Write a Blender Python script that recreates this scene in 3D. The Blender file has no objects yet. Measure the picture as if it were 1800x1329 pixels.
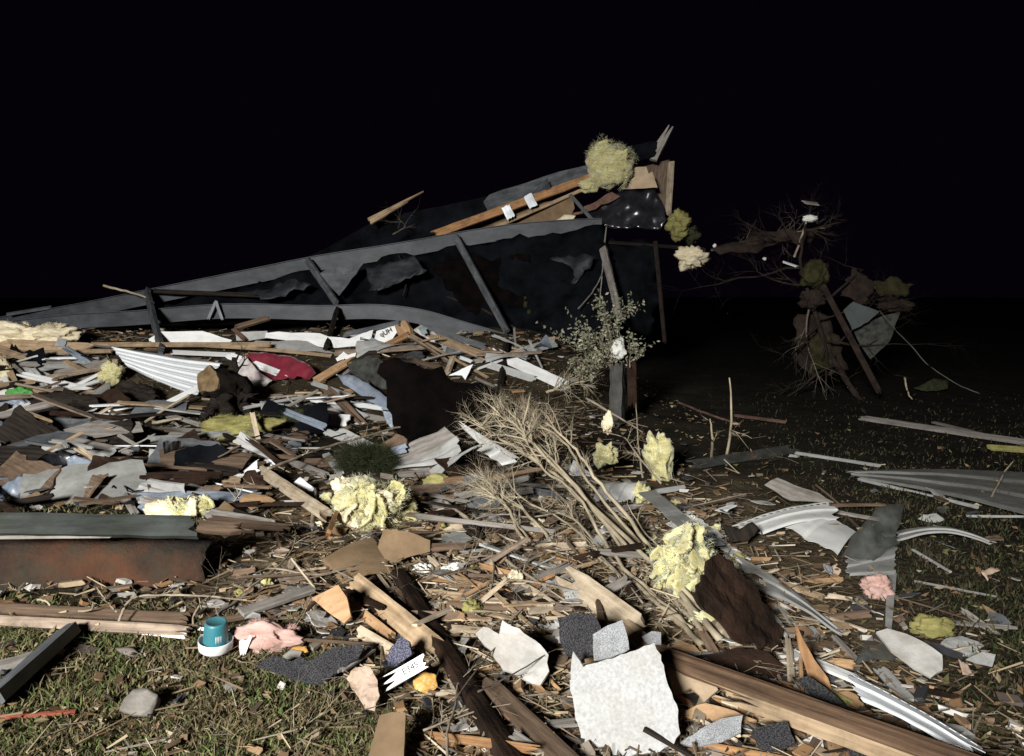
import bpy, bmesh, math, random
from mathutils import Vector, Matrix, noise
from mathutils.geometry import delaunay_2d_cdt
import numpy as np

# ---------------------------------------------------------------- camera, world, light, exposure
scene = bpy.context.scene
C = scene.collection
CAM_H, PITCH, FPX = 1.6, math.radians(6.0), 1386.0      # photo pixels: 1800 x 1329
cam_d = bpy.data.cameras.new("camera")
cam_d.sensor_width = 36.0
cam_d.lens = 36.0 * FPX / 1800.0
cam_d.clip_start, cam_d.clip_end = 0.05, 600.0
cam = bpy.data.objects.new("camera", cam_d)
cam.location = (0, 0, CAM_H)
cam.rotation_euler = (math.pi / 2 - PITCH, 0, 0)
C.objects.link(cam)
scene.camera = cam

world = bpy.data.worlds.new("World")
scene.world = world
world.use_nodes = True
wn = world.node_tree
bg = wn.nodes["Background"]
sky = wn.nodes.new("ShaderNodeTexSky")
sky.sky_type = 'NISHITA'
sky.sun_disc = False
sky.sun_elevation = math.radians(-6.0)
sky.sun_rotation = math.radians(200)
tint = wn.nodes.new("ShaderNodeMix")
tint.data_type = 'RGBA'
tint.inputs[0].default_value = 0.995
tint.inputs[7].default_value = (0.0011, 0.0005, 0.0016, 1)
wn.links.new(sky.outputs[0], tint.inputs[6])
wn.links.new(tint.outputs[2], bg.inputs[0])
bg.inputs[1].default_value = 1.0

# the floodlight whose pool of light the night photograph shows, standing to the left of the camera
LAMP = Vector((-4.8, -8.6, 5.2))
ld = bpy.data.lights.new("floodlight", 'SPOT')
ld.energy = 16000
ld.color = (1.0, 0.99, 0.965)
ld.spot_size = math.radians(98)
ld.spot_blend = 1.0
ld.shadow_soft_size = 1.2
lamp = bpy.data.objects.new("floodlight", ld)
lamp.location = LAMP
lamp.rotation_euler = (Vector((-3.2, 10.5, 0.9)) - LAMP).to_track_quat('-Z', 'Y').to_euler()
C.objects.link(lamp)

vs = scene.view_settings
vs.view_transform = 'Standard'
vs.look = 'None'
vs.exposure = 0.4
vs.gamma = 1.0
vs.use_curve_mapping = False
scene.cycles.max_bounces = 6
scene.cycles.use_denoising = True

R = random.Random(11)
CP, SP = math.cos(PITCH), math.sin(PITCH)

# ---------------------------------------------------------------- terrain and pixel geometry
def sstep(a, b, x):
    t = max(0.0, min(1.0, (x - a) / (b - a)))
    return t * t * (3 - 2 * t)

def hgt(x, y):
    z = 0.05 * noise.noise((x * .45, y * .45, 3.1)) + 0.018 * noise.noise((x * 1.9, y * 1.9, 7.7))
    deb = sstep(3.6, 4.6, y + 0.25 * x) * (1 - sstep(16, 24, y)) * (1 - sstep(2.5, 7, x))
    z += deb * 0.05 * abs(noise.noise((x * 1.3, y * 1.3, 0.4)))
    m = sstep(9.3, 13.4, y) * 0.93 * (1 - sstep(0.3, 2.6, x)) * (1 - sstep(18, 30, y))
    z += m + m * 0.12 * noise.noise((x * 1.1, y * 1.1, 5.0))
    z += 0.3 * sstep(30, 90, y) * (1 + noise.noise((x * .03, y * .03, 1.0)))
    return z

def ray(u, v):
    a, b = (u - 900.0) / FPX, -(v - 664.5) / FPX
    return Vector((a, CP + b * SP, -SP + b * CP))

CO = Vector((0, 0, CAM_H))
def P(u, v, d):
    r = ray(u, v)
    return CO + r * (d / r.y)

def G(u, v, lift=0.0):
    r = ray(u, v)
    t, dt = 1.2, 0.06
    while t < 60:
        p = CO + r * t
        if p.z - lift <= hgt(p.x, p.y):
            for _ in range(7):
                dt *= .5
                p = CO + r * t
                t += -dt if p.z - lift <= hgt(p.x, p.y) else dt
            return CO + r * t
        t += dt
    return CO + r * 30

def pt(a, lift=0.0):
    if len(a) == 3:
        p = P(*a)
        if p.z >= hgt(p.x, p.y) + min(lift, .06):
            return p
    return G(a[0], a[1], max(lift, .015))

def mpx(p):
    return (p - CO).length / FPX

# ---------------------------------------------------------------- materials
MATS = {}
def nd(nt, t, **kw):
    n = nt.nodes.new(t)
    for k, v in kw.items():
        setattr(n, k, v)
    return n

def mk(name, c1, c2, scale=6.0, stretch=(1, 1, 1), rough=0.85, bump=0.3, bdist=0.01, fine=60.0, dirt=0.25,
       dirtc=(0.05, 0.035, 0.022), vary=0.25, metal=0.0, spec=0.3, sss=0.0, gran=None, lo=0.35, hi=0.68, sheen=0.0, attr=False, trans=0.0):
    m = bpy.data.materials.new(name)
    m.use_nodes = True
    nt = m.node_tree
    L = nt.links.new
    b = nt.nodes["Principled BSDF"]
    tc = nd(nt, "ShaderNodeTexCoord")
    mp = nd(nt, "ShaderNodeMapping")
    mp.inputs["Scale"].default_value = stretch
    oi = nd(nt, "ShaderNodeObjectInfo")
    mul = nd(nt, "ShaderNodeMath", operation='MULTIPLY')
    mul.inputs[1].default_value = 37.0
    L(oi.outputs["Random"], mul.inputs[0])
    L(tc.outputs["Object"], mp.inputs["Vector"])
    L(mul.outputs[0], mp.inputs["Location"])
    n1 = nd(nt, "ShaderNodeTexNoise")
    n1.inputs["Scale"].default_value = scale
    n1.inputs["Detail"].default_value = 7
    n1.inputs["Roughness"].default_value = 0.62
    L(mp.outputs[0], n1.inputs["Vector"])
    r1 = nd(nt, "ShaderNodeValToRGB")
    r1.color_ramp.elements[0].position, r1.color_ramp.elements[1].position = lo, hi
    r1.color_ramp.elements[0].color = (*c1, 1)
    r1.color_ramp.elements[1].color = (*c2, 1)
    L(n1.outputs["Fac"], r1.inputs[0])
    col = r1.outputs[0]
    if attr:
        at = nd(nt, "ShaderNodeAttribute", attribute_name="Col")
        mx = nd(nt, "ShaderNodeMix", data_type='RGBA', blend_type='MULTIPLY')
        mx.inputs[0].default_value = 1
        L(col, mx.inputs[6]); L(at.outputs["Color"], mx.inputs[7])
        col = mx.outputs[2]
    n2 = nd(nt, "ShaderNodeTexNoise")
    n2.inputs["Scale"].default_value = fine
    n2.inputs["Detail"].default_value = 4
    if gran:
        L(tc.outputs["Object"], n2.inputs["Vector"])
        rg = nd(nt, "ShaderNodeValToRGB")
        rg.color_ramp.elements[0].position, rg.color_ramp.elements[1].position = .42, .6
        rg.color_ramp.elements[0].color = (*gran[0], 1)
        rg.color_ramp.elements[1].color = (*gran[1], 1)
        L(n2.outputs["Fac"], rg.inputs[0])
        mx = nd(nt, "ShaderNodeMix", data_type='RGBA')
        mx.inputs[0].default_value = .8
        L(col, mx.inputs[6]); L(rg.outputs[0], mx.inputs[7])
        col = mx.outputs[2]
    else:
        L(mp.outputs[0], n2.inputs["Vector"])
    if dirt > 0:
        n3 = nd(nt, "ShaderNodeTexNoise")
        n3.inputs["Scale"].default_value = 5.5
        n3.inputs["Detail"].default_value = 9
        n3.inputs["Roughness"].default_value = .7
        ad = nd(nt, "ShaderNodeVectorMath", operation='ADD')
        L(tc.outputs["Object"], ad.inputs[0]); L(mul.outputs[0], ad.inputs[1])
        L(ad.outputs[0], n3.inputs["Vector"])
        mr = nd(nt, "ShaderNodeMapRange")
        mr.inputs[1].default_value, mr.inputs[2].default_value = 0.46, 0.72
        mr.inputs[3].default_value, mr.inputs[4].default_value = 0.0, min(1, dirt * 2.2)
        L(n3.outputs["Fac"], mr.inputs[0])
        mx = nd(nt, "ShaderNodeMix", data_type='RGBA')
        mx.inputs[7].default_value = (*dirtc, 1)
        L(mr.outputs[0], mx.inputs[0]); L(col, mx.inputs[6])
        col = mx.outputs[2]
    if vary > 0:
        hs = nd(nt, "ShaderNodeHueSaturation")
        m2 = nd(nt, "ShaderNodeMapRange")
        m2.inputs[3].default_value, m2.inputs[4].default_value = 1 - vary, 1 + vary * .6
        L(oi.outputs["Random"], m2.inputs[0]); L(m2.outputs[0], hs.inputs["Value"])
        L(col, hs.inputs["Color"])
        col = hs.outputs[0]
    L(col, b.inputs["Base Color"])
    b.inputs["Roughness"].default_value = rough
    b.inputs["Metallic"].default_value = metal
    b.inputs["Specular IOR Level"].default_value = spec
    if sheen:
        b.inputs["Sheen Weight"].default_value = sheen
    if sss:
        b.inputs['Subsurface Weight'].default_value = sss
        b.inputs['Subsurface Radius'].default_value = (1, .8, .4)
        b.inputs['Subsurface Scale'].default_value = .03
    if trans:
        b.inputs["Transmission Weight"].default_value = trans
    if bump > 0:
        bp = nd(nt, "ShaderNodeBump")
        bp.inputs["Strength"].default_value = bump
        bp.inputs["Distance"].default_value = bdist
        am = nd(nt, "ShaderNodeMath", operation='ADD')
        L(n1.outputs["Fac"], am.inputs[0]); L(n2.outputs["Fac"], am.inputs[1])
        L(am.outputs[0], bp.inputs["Height"]); L(bp.outputs[0], b.inputs["Normal"])
    MATS[name] = m
    return m

GR = (0.7, 9, 9)        # wood grain runs along local X
mk("pine", (.27, .18, .10), (.50, .37, .235), 4, GR, .8, .4, .004, 30, .3)
mk("pale", (.38, .29, .19), (.62, .52, .385), 4, GR, .8, .4, .004, 30, .26)
mk("orange", (.24, .115, .045), (.44, .245, .11), 4, GR, .75, .35, .004, 30, .3)
mk("brown", (.075, .048, .031), (.185, .125, .082), 4, GR, .75, .35, .004, 30, .2)
mk("walnut", (.085, .05, .030), (.27, .165, .10), 3.5, (.45, 16, 16), .7, .45, .004, 40, .3, spec=.25)
mk("dark", (.008, .0068, .006), (.035, .027, .022), 4, GR, .9, .5, .008, 30, .1, spec=.1)
mk("grey", (.16, .145, .125), (.33, .30, .27), 4, GR, .85, .4, .004, 30, .22)
mk("slate", (.055, .06, .066), (.13, .137, .145), 3, (1, 3, 3), .6, .3, .004, 40, .3, (.03, .026, .022), vary=.12)
mk("steel", (.016, .019, .024), (.062, .069, .080), 2.5, (1, 2, 2), .55, .25, .003, 50, .28, (.03, .025, .022), vary=.1, spec=.4)
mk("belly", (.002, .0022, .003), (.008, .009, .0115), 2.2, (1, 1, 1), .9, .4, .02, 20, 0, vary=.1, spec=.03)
mk("rust", (.016, .012, .009), (.085, .034, .015), 2.6, (1, 1, 1), .95, .8, .012, 45, .5, (.03, .03, .02), vary=0)
mk("rustbar", (.09, .045, .03), (.2, .12, .09), 6, (1, 1, 1), .9, .4, .004, 45, .3, vary=.1)
mk("white", (.66, .66, .64), (.82, .82, .80), 3, (1, 4, 4), .55, .12, .002, 40, .10, (.25, .22, .17), vary=.1, spec=.4)
mk("vinyl", (.66, .66, .63), (.76, .76, .73), 2, (1, 3, 3), .45, .08, .002, 60, .12, (.26, .24, .19), vary=.12, spec=.45)
mk("metalw", (.74, .77, .79), (.84, .86, .87), 2, (1, 3, 3), .38, .06, .002, 60, .08, (.35, .33, .28), vary=.05, spec=.5)
mk("vinylg", (.30, .30, .285), (.42, .42, .40), 2, (1, 3, 3), .5, .1, .002, 60, .2, (.12, .11, .08), vary=.15, spec=.4)
mk("drywall", (.31, .31, .30), (.46, .46, .45), 70, (1, 1, 1), .9, .5, .004, 70, .3, (.30, .28, .24), vary=.06)
mk("plaster", (.33, .315, .285), (.52, .505, .475), 8, (1, 1, 1), .9, .4, .004, 60, .2, (.25, .2, .15), vary=.1)
mk("card", (.15, .10, .055), (.24, .16, .09), 5, (1, 1, 1), .9, .2, .003, 50, .14, vary=.12)
mk("cardpale", (.36, .265, .17), (.48, .365, .245), 5, (1, 1, 1), .9, .15, .003, 50, .1, vary=.1)
mk("paper", (.32, .235, .175), (.48, .375, .295), 6, (1, 1, 1), .9, .3, .004, 50, .2, (.2, .12, .07), vary=.1)
mk("ply", (.30, .175, .085), (.47, .30, .165), 5, (1, 5, 5), .8, .3, .003, 40, .28, vary=.15)
mk("shingle", (.30, .31, .32), (.42, .43, .44), 8, (1, 1, 1), .95, .7, .004, 300, .25, vary=.2, gran=((.13, .135, .14), (.40, .41, .42)))
mk("tar", (.012, .012, .014), (.035, .034, .036), 8, (1, 1, 1), .9, .7, .004, 190, .0, vary=.2, gran=((.006, .006, .007), (.07, .068, .072)))
mk("bluetar", (.03, .03, .05), (.06, .06, .09), 8, (1, 1, 1), .9, .7, .004, 170, .0, vary=.0, gran=((.015, .015, .028), (.16, .16, .21)))
mk("wool", (.40, .36, .15), (.64, .60, .355), 5, (1.5, 1.5, 5), 1, .45, .01, 16, .14, (.38, .31, .12), vary=.12, spec=.1, sheen=.3, sss=.9)
mk("woololive", (.20, .18, .06), (.36, .33, .13), 5, (1.5, 1.5, 5), 1, .45, .01, 16, .2, (.08, .07, .03), vary=.2, spec=.1)
mk("woolcream", (.62, .53, .34), (.82, .75, .56), 5, (1.5, 1.5, 5), 1, .45, .01, 16, .2, (.35, .22, .1), vary=.1, spec=.1)
mk("woolpink", (.36, .21, .175), (.56, .39, .34), 5, (1.5, 1.5, 5), 1, .45, .01, 16, .2, (.30, .19, .14), vary=.1, spec=.1)
mk("cotton", (.66, .66, .6), (.82, .82, .76), 10, (1, 1, 1), 1, .9, .02, 90, .1, (.4, .36, .25), vary=.1, spec=.1)
mk("moss", (.026, .031, .015), (.06, .068, .034), 14, (1, 1, 1), 1, 1.0, .02, 70, .2, vary=.15, spec=.1)
mk("bark", (.065, .052, .040), (.20, .165, .125), 8, (.5, 6, 6), .95, .7, .01, 40, .2, vary=.15)
mk("twig", (.19, .15, .105), (.40, .335, .245), 8, (1, 1, 1), .9, .3, .003, 40, .1, vary=.25)
mk("drystem", (.23, .19, .125), (.47, .40, .28), 6, (1, 1, 1), .85, .3, .003, 40, .1, (.14, .10, .06), vary=.2)
mk("cutwood", (.10, .065, .03), (.24, .165, .085), 7, (1, 1, 1), .9, .6, .01, 40, .3, vary=0)
mk("blackplastic", (.008, .008, .010), (.022, .022, .026), 4, (1, 1, 1), .22, .2, .004, 30, .0, vary=0, spec=.6)
mk("bluesheet", (.15, .18, .225), (.27, .31, .37), 4, (1, 1, 1), .42, .25, .004, 30, .25, (.06, .06, .06), vary=.1, spec=.5)
mk("tealsheet", (.16, .22, .22), (.25, .32, .32), 4, (1, 1, 1), .6, .3, .004, 30, .3, vary=0)
mk("redcloth", (.11, .003, .013), (.20, .006, .024), 7, (1, 1, 1), .7, .25, .004, 60, .06, vary=0, sheen=.3)
mk("teal", (.022, .145, .18), (.035, .195, .235), 5, (1, 1, 1), .45, .1, .002, 30, .3, (.10, .085, .06), vary=0, spec=.5)
mk("green", (.06, .25, .05), (.10, .34, .08), 6, (1, 1, 1), .5, .3, .003, 30, .05, vary=0)
mk("emerald", (.01, .16, .07), (.02, .25, .12), 6, (1, 1, 1), .5, .3, .003, 30, .1, vary=0)
mk("amber", (.36, .17, .03), (.58, .34, .10), 6, (1, 1, 1), .5, .3, .003, 30, .2, vary=0)
mk("redpaint", (.22, .05, .03), (.34, .09, .05), 5, GR, .7, .3, .003, 40, .25, vary=.1)
mk("galv", (.33, .35, .37), (.50, .52, .54), 8, (1, 1, 1), .4, .15, .002, 60, .15, metal=.5, vary=.1)
mk("stone", (.13, .115, .10), (.23, .21, .185), 6, (1, 1, 1), .95, .6, .008, 40, .3, vary=.15)
mk("concrete", (.10, .095, .085), (.20, .19, .175), 5, (1, 1, 1), .95, .5, .006, 40, .35, vary=0)
mk("ink", (.02, .02, .02), (.16, .155, .15), 40, (1, 1, 1), .8, 0, .01, 30, 0, vary=0)
mk("lace", (.40, .36, .34), (.62, .58, .56), 8, (1, 1, 1), .9, .4, .003, 60, .3, (.25, .1, .1), vary=0)
mk("net", (.045, .05, .045), (.09, .095, .085), 8, (1, 1, 1), .9, .3, .003, 60, .3, vary=.1)
mk("greypine", (.17, .125, .09), (.36, .28, .21), 4, GR, .85, .45, .004, 30, .35)
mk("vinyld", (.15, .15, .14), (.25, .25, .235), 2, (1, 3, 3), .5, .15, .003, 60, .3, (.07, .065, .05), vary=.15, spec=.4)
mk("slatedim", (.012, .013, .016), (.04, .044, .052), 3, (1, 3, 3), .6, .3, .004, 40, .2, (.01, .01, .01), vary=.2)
mk("voidblack", (.0018, .0014, .0013), (.006, .004, .0035), 4, (1, 1, 1), 1, .6, .01, 30, 0, spec=.05)  # darkness of the hollow and frame gaps put into the colour
mk("umber", (.011, .007, .005), (.038, .021, .014), 6, (1, 1, 1), .95, .6, .008, 50, .1, vary=.1, spec=.08)
mk("mossbar", (.014, .016, .014), (.046, .051, .047), 3, (1, 3, 3), .8, .4, .004, 40, .5, (.022, .026, .016), vary=.05)
mk("dimolive", (.015, .015, .006), (.042, .039, .017), 9, (1, 1, 1), 1, .7, .012, 22, .2, vary=.2, spec=.1)  # dim colours from here carry the weak light at far right
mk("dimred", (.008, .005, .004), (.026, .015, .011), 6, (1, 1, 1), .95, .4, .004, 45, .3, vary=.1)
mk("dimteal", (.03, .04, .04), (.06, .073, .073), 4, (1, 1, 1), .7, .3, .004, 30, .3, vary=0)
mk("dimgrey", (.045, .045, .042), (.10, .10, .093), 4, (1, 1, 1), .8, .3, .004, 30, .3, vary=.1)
mk("leaf", (.7, .7, .7), (1, 1, 1), 9, (1, 1, 1), .8, .2, .003, 40, 0, vary=0, attr=True, spec=.2)
mk("ground", (.32, .30, .28), (1, 1, 1), 2.2, (1, 1, 1), 1, .9, .03, 22, .25, (.03, .026, .015), vary=0, spec=.1, attr=True)

def sheer(name, scale, f0, f1):
    m = MATS[name]
    nt = m.node_tree
    out = nt.nodes["Material Output"]
    mixs, tr = nd(nt, "ShaderNodeMixShader"), nd(nt, "ShaderNodeBsdfTransparent")
    tc, nz, mr = nd(nt, "ShaderNodeTexCoord"), nd(nt, "ShaderNodeTexNoise"), nd(nt, "ShaderNodeMapRange")
    nz.inputs["Scale"].default_value = scale
    mr.inputs[1].default_value, mr.inputs[2].default_value, mr.inputs[3].default_value, mr.inputs[4].default_value = .35, .65, f0, f1
    nt.links.new(tc.outputs["Object"], nz.inputs["Vector"])
    nt.links.new(nz.outputs["Fac"], mr.inputs[0])
    nt.links.new(mr.outputs[0], mixs.inputs[0])
    nt.links.new(tr.outputs[0], mixs.inputs[1])
    nt.links.new(nt.nodes["Principled BSDF"].outputs[0], mixs.inputs[2])
    nt.links.new(mixs.outputs[0], out.inputs[0])
sheer("net", 9, .2, .8)

# ---------------------------------------------------------------- object helpers
WM = {}
def link(name, me, M, mat=None, parent=None, smooth=False):
    o = bpy.data.objects.new(name, me)
    C.objects.link(o)
    WM[o.name] = M
    if parent is not None:
        o.parent = parent
        o.matrix_basis = WM[parent.name].inverted() @ M
    else:
        o.matrix_basis = M
    if me is not None and mat:
        me.materials.append(MATS[mat])
        if smooth and hasattr(me, "polygons"):
            me.polygons.foreach_set("use_smooth", [True] * len(me.polygons))
    return o

def tag(o, label, cat, group=None):
    o["label"], o["category"], o["kind"] = label, cat, "thing"
    if group:
        o["group"] = group
    return o

def empty(name, loc):
    return link(name, None, Matrix.Translation(loc))

def mesh(name, vs_, fs):
    me = bpy.data.meshes.new(name)
    me.from_pydata([tuple(v) for v in vs_], [], fs)
    me.validate()
    me.update()
    return me

def frame(x, n, o):
    x = x.normalized()
    n = (n - x * n.dot(x))
    if n.length < 1e-4:
        n = x.orthogonal()
    n.normalize()
    y = n.cross(x)
    M = Matrix((x, y, n)).transposed().to_4x4()
    M.translation = o
    return M

NDEF = Vector((-.12, -.5, .85))

def plank_mesh(L, w, t, ja=0.0, jb=0.0, bend=0.0, taper=1.0, rough=.02, seed=0, ny=7):
    r = random.Random(seed)
    nx = max(3, min(14, int(L / .12)))
    vs_, fs = [], []
    jA = [r.random() ** 2 * ja * 1.5 * w for _ in range(ny)]
    jB = [r.random() ** 2 * jb * 1.5 * w for _ in range(ny)]
    for i in range(nx + 1):
        s = i / nx
        for side in (1, -1):
            for j in range(ny):
                k = j / (ny - 1) - .5
                x = -L / 2 + jA[j] + s * (L - jA[j] - jB[j])
                e = 1 if j in (0, ny - 1) else .35
                ww = w * (1 + (taper - 1) * s)
                y = k * ww + r.uniform(-1, 1) * rough * w * e * .6
                z = side * t / 2 * (0.86 if j in (0, ny - 1) else 1) + r.uniform(-1, 1) * rough * t * .8 + bend * L * math.sin(math.pi * s)
                vs_.append((x, y, z))
    st = 2 * ny
    def idx(i, j):
        return i * st + j
    order = list(range(ny)) + [ny + j for j in reversed(range(ny))]
    for i in range(nx):
        for a in range(st):
            p, q = order[a], order[(a + 1) % st]
            fs.append((idx(i, p), idx(i + 1, p), idx(i + 1, q), idx(i, q)))
    for i, rev in ((0, False), (nx, True)):
        for j in range(ny - 1):
            f = (idx(i, j), idx(i, j + 1), idx(i, ny + j + 1), idx(i, ny + j))
            fs.append(f if not rev else f[::-1])
    return mesh("board", vs_, fs)

SEED = [100]
def pl(name, a, b, wpx, mat, label, cat="board", t=.03, n=None, ja=.6, jb=.6, bend=0.0, taper=1.0, lift=None, rough=.03, parent=None, group=None):
    SEED[0] += 1
    lf = (t * .5 + .012) if lift is None else lift
    A, B = pt(a, lf), pt(b, lf)
    w = wpx * mpx((A + B) / 2)
    nn = Vector(n) if n else NDEF
    if lift is None:
        lf += .42 * w * math.sqrt(max(0, 1 - nn.normalized().z ** 2))
        A, B = pt(a, lf), pt(b, lf)
    mid = (A + B) / 2
    M = frame(B - A, nn, mid)
    o = link(name, plank_mesh((B - A).length, w, t, ja, jb, bend, taper, rough, SEED[0]), M, mat, parent)
    if parent is None:
        tag(o, label, cat, group)
    return o

def fract(p, f, oct=3):
    v, a = 0.0, 1.0
    q = Vector(p) * f
    for _ in range(oct):
        v += a * noise.noise(q)
        q = q * 2.03 + Vector((3.1, 1.7, 5.3))
        a *= .5
    return v

def sheet_mesh(P2, torn, rough, freq, curl, dens, seed):
    r = random.Random(seed)
    size = max((Vector(a) - Vector(b)).length for a in P2 for b in P2)
    step = size / dens
    loop = []
    for i, a in enumerate(P2):
        b = P2[(i + 1) % len(P2)]
        a, b = Vector(a), Vector(b)
        k = max(1, int((b - a).length / step))
        nrm = Vector((-(b - a).y, (b - a).x)).normalized()
        for q in range(k):
            p = a.lerp(b, q / k)
            if q:
                p = p + nrm * (r.uniform(-1, 1) * torn * size * .05 + torn * size * .05 * noise.noise((p.x * 6 / size, p.y * 6 / size, seed * 1.7)))
            loop.append(p)
    xs, ys = [p.x for p in loop], [p.y for p in loop]
    pts_ = list(loop)
    y = min(ys)
    while y < max(ys):
        x = min(xs)
        while x < max(xs):
            q = Vector((x + r.uniform(-.3, .3) * step, y + r.uniform(-.3, .3) * step))
            if min((q - p).length_squared for p in loop) > (step * .45) ** 2:
                pts_.append(q)
            x += step
        y += step
    n = len(loop)
    V, E, F, *_ = delaunay_2d_cdt(pts_, [(i, (i + 1) % n) for i in range(n)], [], 1, 1e-6)
    out = []
    for p in V:
        q = p / size
        z = rough * size * fract((q.x, q.y, seed * .37), freq) + curl[0] * size * max(0, q.x * curl[1] + q.y * curl[2]) ** 2
        out.append((p.x, p.y, z))
    return out, [tuple(f) for f in F]

def solid(o, t):
    md = o.modifiers.new("thickness", 'SOLIDIFY')
    md.thickness = t
    md.offset = 0

def sh(name, pts_, mat, label, cat="sheet", n=None, d=None, anchor=None, lift=.02, t=.006, torn=.25, rough=.02, freq=3.0,
       curl=(0, 0, 0), dens=9, smooth=None, parent=None, ax=None, group=None):
    SEED[0] += 1
    nn = (Vector(n) if n else NDEF).normalized()
    au, av = anchor if anchor else max(pts_, key=lambda p: p[1])
    A = pt((au, av, d) if d else (au, av), lift)
    W = []
    for (u, v) in pts_:
        r = ray(u, v)
        den = r.dot(nn)
        if abs(den) < .02:
            den = -.02
        W.append(CO + r * max(.5, min(60, (A - CO).dot(nn) / den)))
    c = sum(W, Vector()) / len(W)
    if ax is None:
        i = max(range(len(W)), key=lambda i: (W[i] - W[(i + 1) % len(W)]).length)
        x = W[(i + 1) % len(W)] - W[i]
    else:
        x = W[ax[1]] - W[ax[0]]
    M = frame(x, nn, c)
    Mi = M.inverted()
    P2 = [Vector((Mi @ w)[:2]) for w in W]
    V, F = sheet_mesh(P2, torn, rough, freq, curl, dens, SEED[0])
    sm = smooth if smooth is not None else rough > .03
    o = link(name, mesh(name, V, F), M, mat, parent, sm)
    solid(o, t)
    if parent is None:
        tag(o, label, cat, group)
    return o

def siding(name, cs, mat, label, cat="siding", prof="lap", nb=3, hem=False, bend=0.0, jag=.05, depth=.012, lift=.03, t=.0025, twist=0.0, ns=40, parent=None, group=None):
    """cs: corners hem-start, hem-end, far-end, far-start"""
    SEED[0] += 1
    r = random.Random(SEED[0])
    Q = [pt(c, lift) for c in cs]
    c0 = sum(Q, Vector()) / 4
    x = (Q[1] - Q[0]) + (Q[2] - Q[3])
    nn = x.cross((Q[3] - Q[0]) + (Q[2] - Q[1]))
    if nn.dot(CO - c0) < 0:
        nn.negate()
    M = frame(x, nn, c0)
    Mi = M.inverted()
    q = [Mi @ w for w in Q]
    L = x.length / 2
    nt = nb * 8 + (3 if hem else 0)
    ts = [i / nt for i in range(nt + 1)]
    if hem:
        ts = [0, .05, .13, .17] + [.17 + .83 * (i + 1) / (nt - 3) for i in range(nt - 3)]
    V, F = [], []
    e0 = [0] * (nt + 1)
    e1 = [0] * (nt + 1)
    a = b = 0
    for j in range(nt + 1):
        a = a * .6 + r.uniform(-1, 1) * jag
        b = b * .6 + r.uniform(-1, 1) * jag
        e0[j], e1[j] = a, 1 + b
    for i in range(ns + 1):
        for j, tt in enumerate(ts):
            s = e0[j] + (e1[j] - e0[j]) * i / ns
            p = q[0] * (1 - s) * (1 - tt) + q[1] * s * (1 - tt) + q[2] * s * tt + q[3] * (1 - s) * tt
            k = (tt * nb) % 1.0
            if prof == "lap":
                z = depth * (k if k < .86 else (1 - k) * 6)
            elif prof == "rib":
                z = depth * (1 if k < .22 else 0) + (.25 * depth if .5 < k < .7 else 0)
            else:
                z = depth * math.sin(k * 2 * math.pi)
            z += bend * L * math.sin(math.pi * max(0, min(1, s))) + twist * L * (s - .5) * (tt - .5)
            z += .006 * L * noise.noise((s * 5, tt * 3, SEED[0] * 1.3))
            V.append((p.x, p.y, p.z + z))
    for i in range(ns):
        for j in range(nt):
            if hem and j == 1 and i % 3 != 0:
                continue
            A = i * (nt + 1) + j
            F.append((A, A + nt + 1, A + nt + 2, A + 1))
    o = link(name, mesh(name, V, F), M, mat, parent, prof == "wave")
    solid(o, t)
    if parent is None:
        tag(o, label, cat, group)
    return o

def tubes(paths, sides=5):
    """paths: list of [(Vector, radius), ...]"""
    V, F = [], []
    for path in paths:
        base = len(V)
        n = len(path)
        for i, (p, rad) in enumerate(path):
            d = (path[min(i + 1, n - 1)][0] - path[max(i - 1, 0)][0])
            if d.length < 1e-6:
                d = Vector((0, 0, 1))
            d.normalize()
            u = d.orthogonal().normalized()
            w = d.cross(u)
            for k in range(sides):
                a = 2 * math.pi * k / sides
                V.append(p + (u * math.cos(a) + w * math.sin(a)) * rad)
        for i in range(n - 1):
            for k in range(sides):
                k2 = (k + 1) % sides
                F.append((base + i * sides + k, base + i * sides + k2, base + (i + 1) * sides + k2, base + (i + 1) * sides + k))
        F.append(tuple(base + k for k in reversed(range(sides))))
        F.append(tuple(base + (n - 1) * sides + k for k in range(sides)))
    return V, F

def smoothpath(pts_, k=5, wob=0.0, r=None):
    out = []
    n = len(pts_)
    for i in range(n - 1):
        p0, p1, p2, p3 = pts_[max(i - 1, 0)], pts_[i], pts_[i + 1], pts_[min(i + 2, n - 1)]
        for q in range(k):
            s = q / k
            v = .5 * ((2 * p1) + (p2 - p0) * s + (2 * p0 - 5 * p1 + 4 * p2 - p3) * s * s + (3 * p1 - p0 - 3 * p2 + p3) * s ** 3)
            if wob and r and (i or q):
                v = v + Vector((r.uniform(-1, 1), r.uniform(-1, 1), r.uniform(-1, 1))) * wob
            out.append(v)
    out.append(pts_[-1])
    return out

def rv(r):
    while True:
        v = Vector((r.uniform(-1, 1), r.uniform(-1, 1), r.uniform(-1, 1)))
        if .05 < v.length < 1:
            return v.normalized()

def grow(paths, p, d, L, rad, depth, r, spread=.8, nseg=4, kids=3):
    path = [(p, rad)]
    for i in range(nseg):
        d = (d + rv(r) * .22).normalized()
        p = p + d * (L / nseg)
        path.append((p, rad * (1 - .75 * (i + 1) / nseg)))
    paths.append(path)
    if depth > 0:
        for _ in range(kids):
            i = r.randint(1, nseg)
            dd = (d + rv(r) * spread).normalized()
            grow(paths, path[i][0], dd, L * r.uniform(.45, .75), path[i][1] * .75, depth - 1, r, spread, 3, kids)

def local(V):
    c = sum(V, Vector()) / len(V)
    return [v - c for v in V], Matrix.Translation(c)

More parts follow.
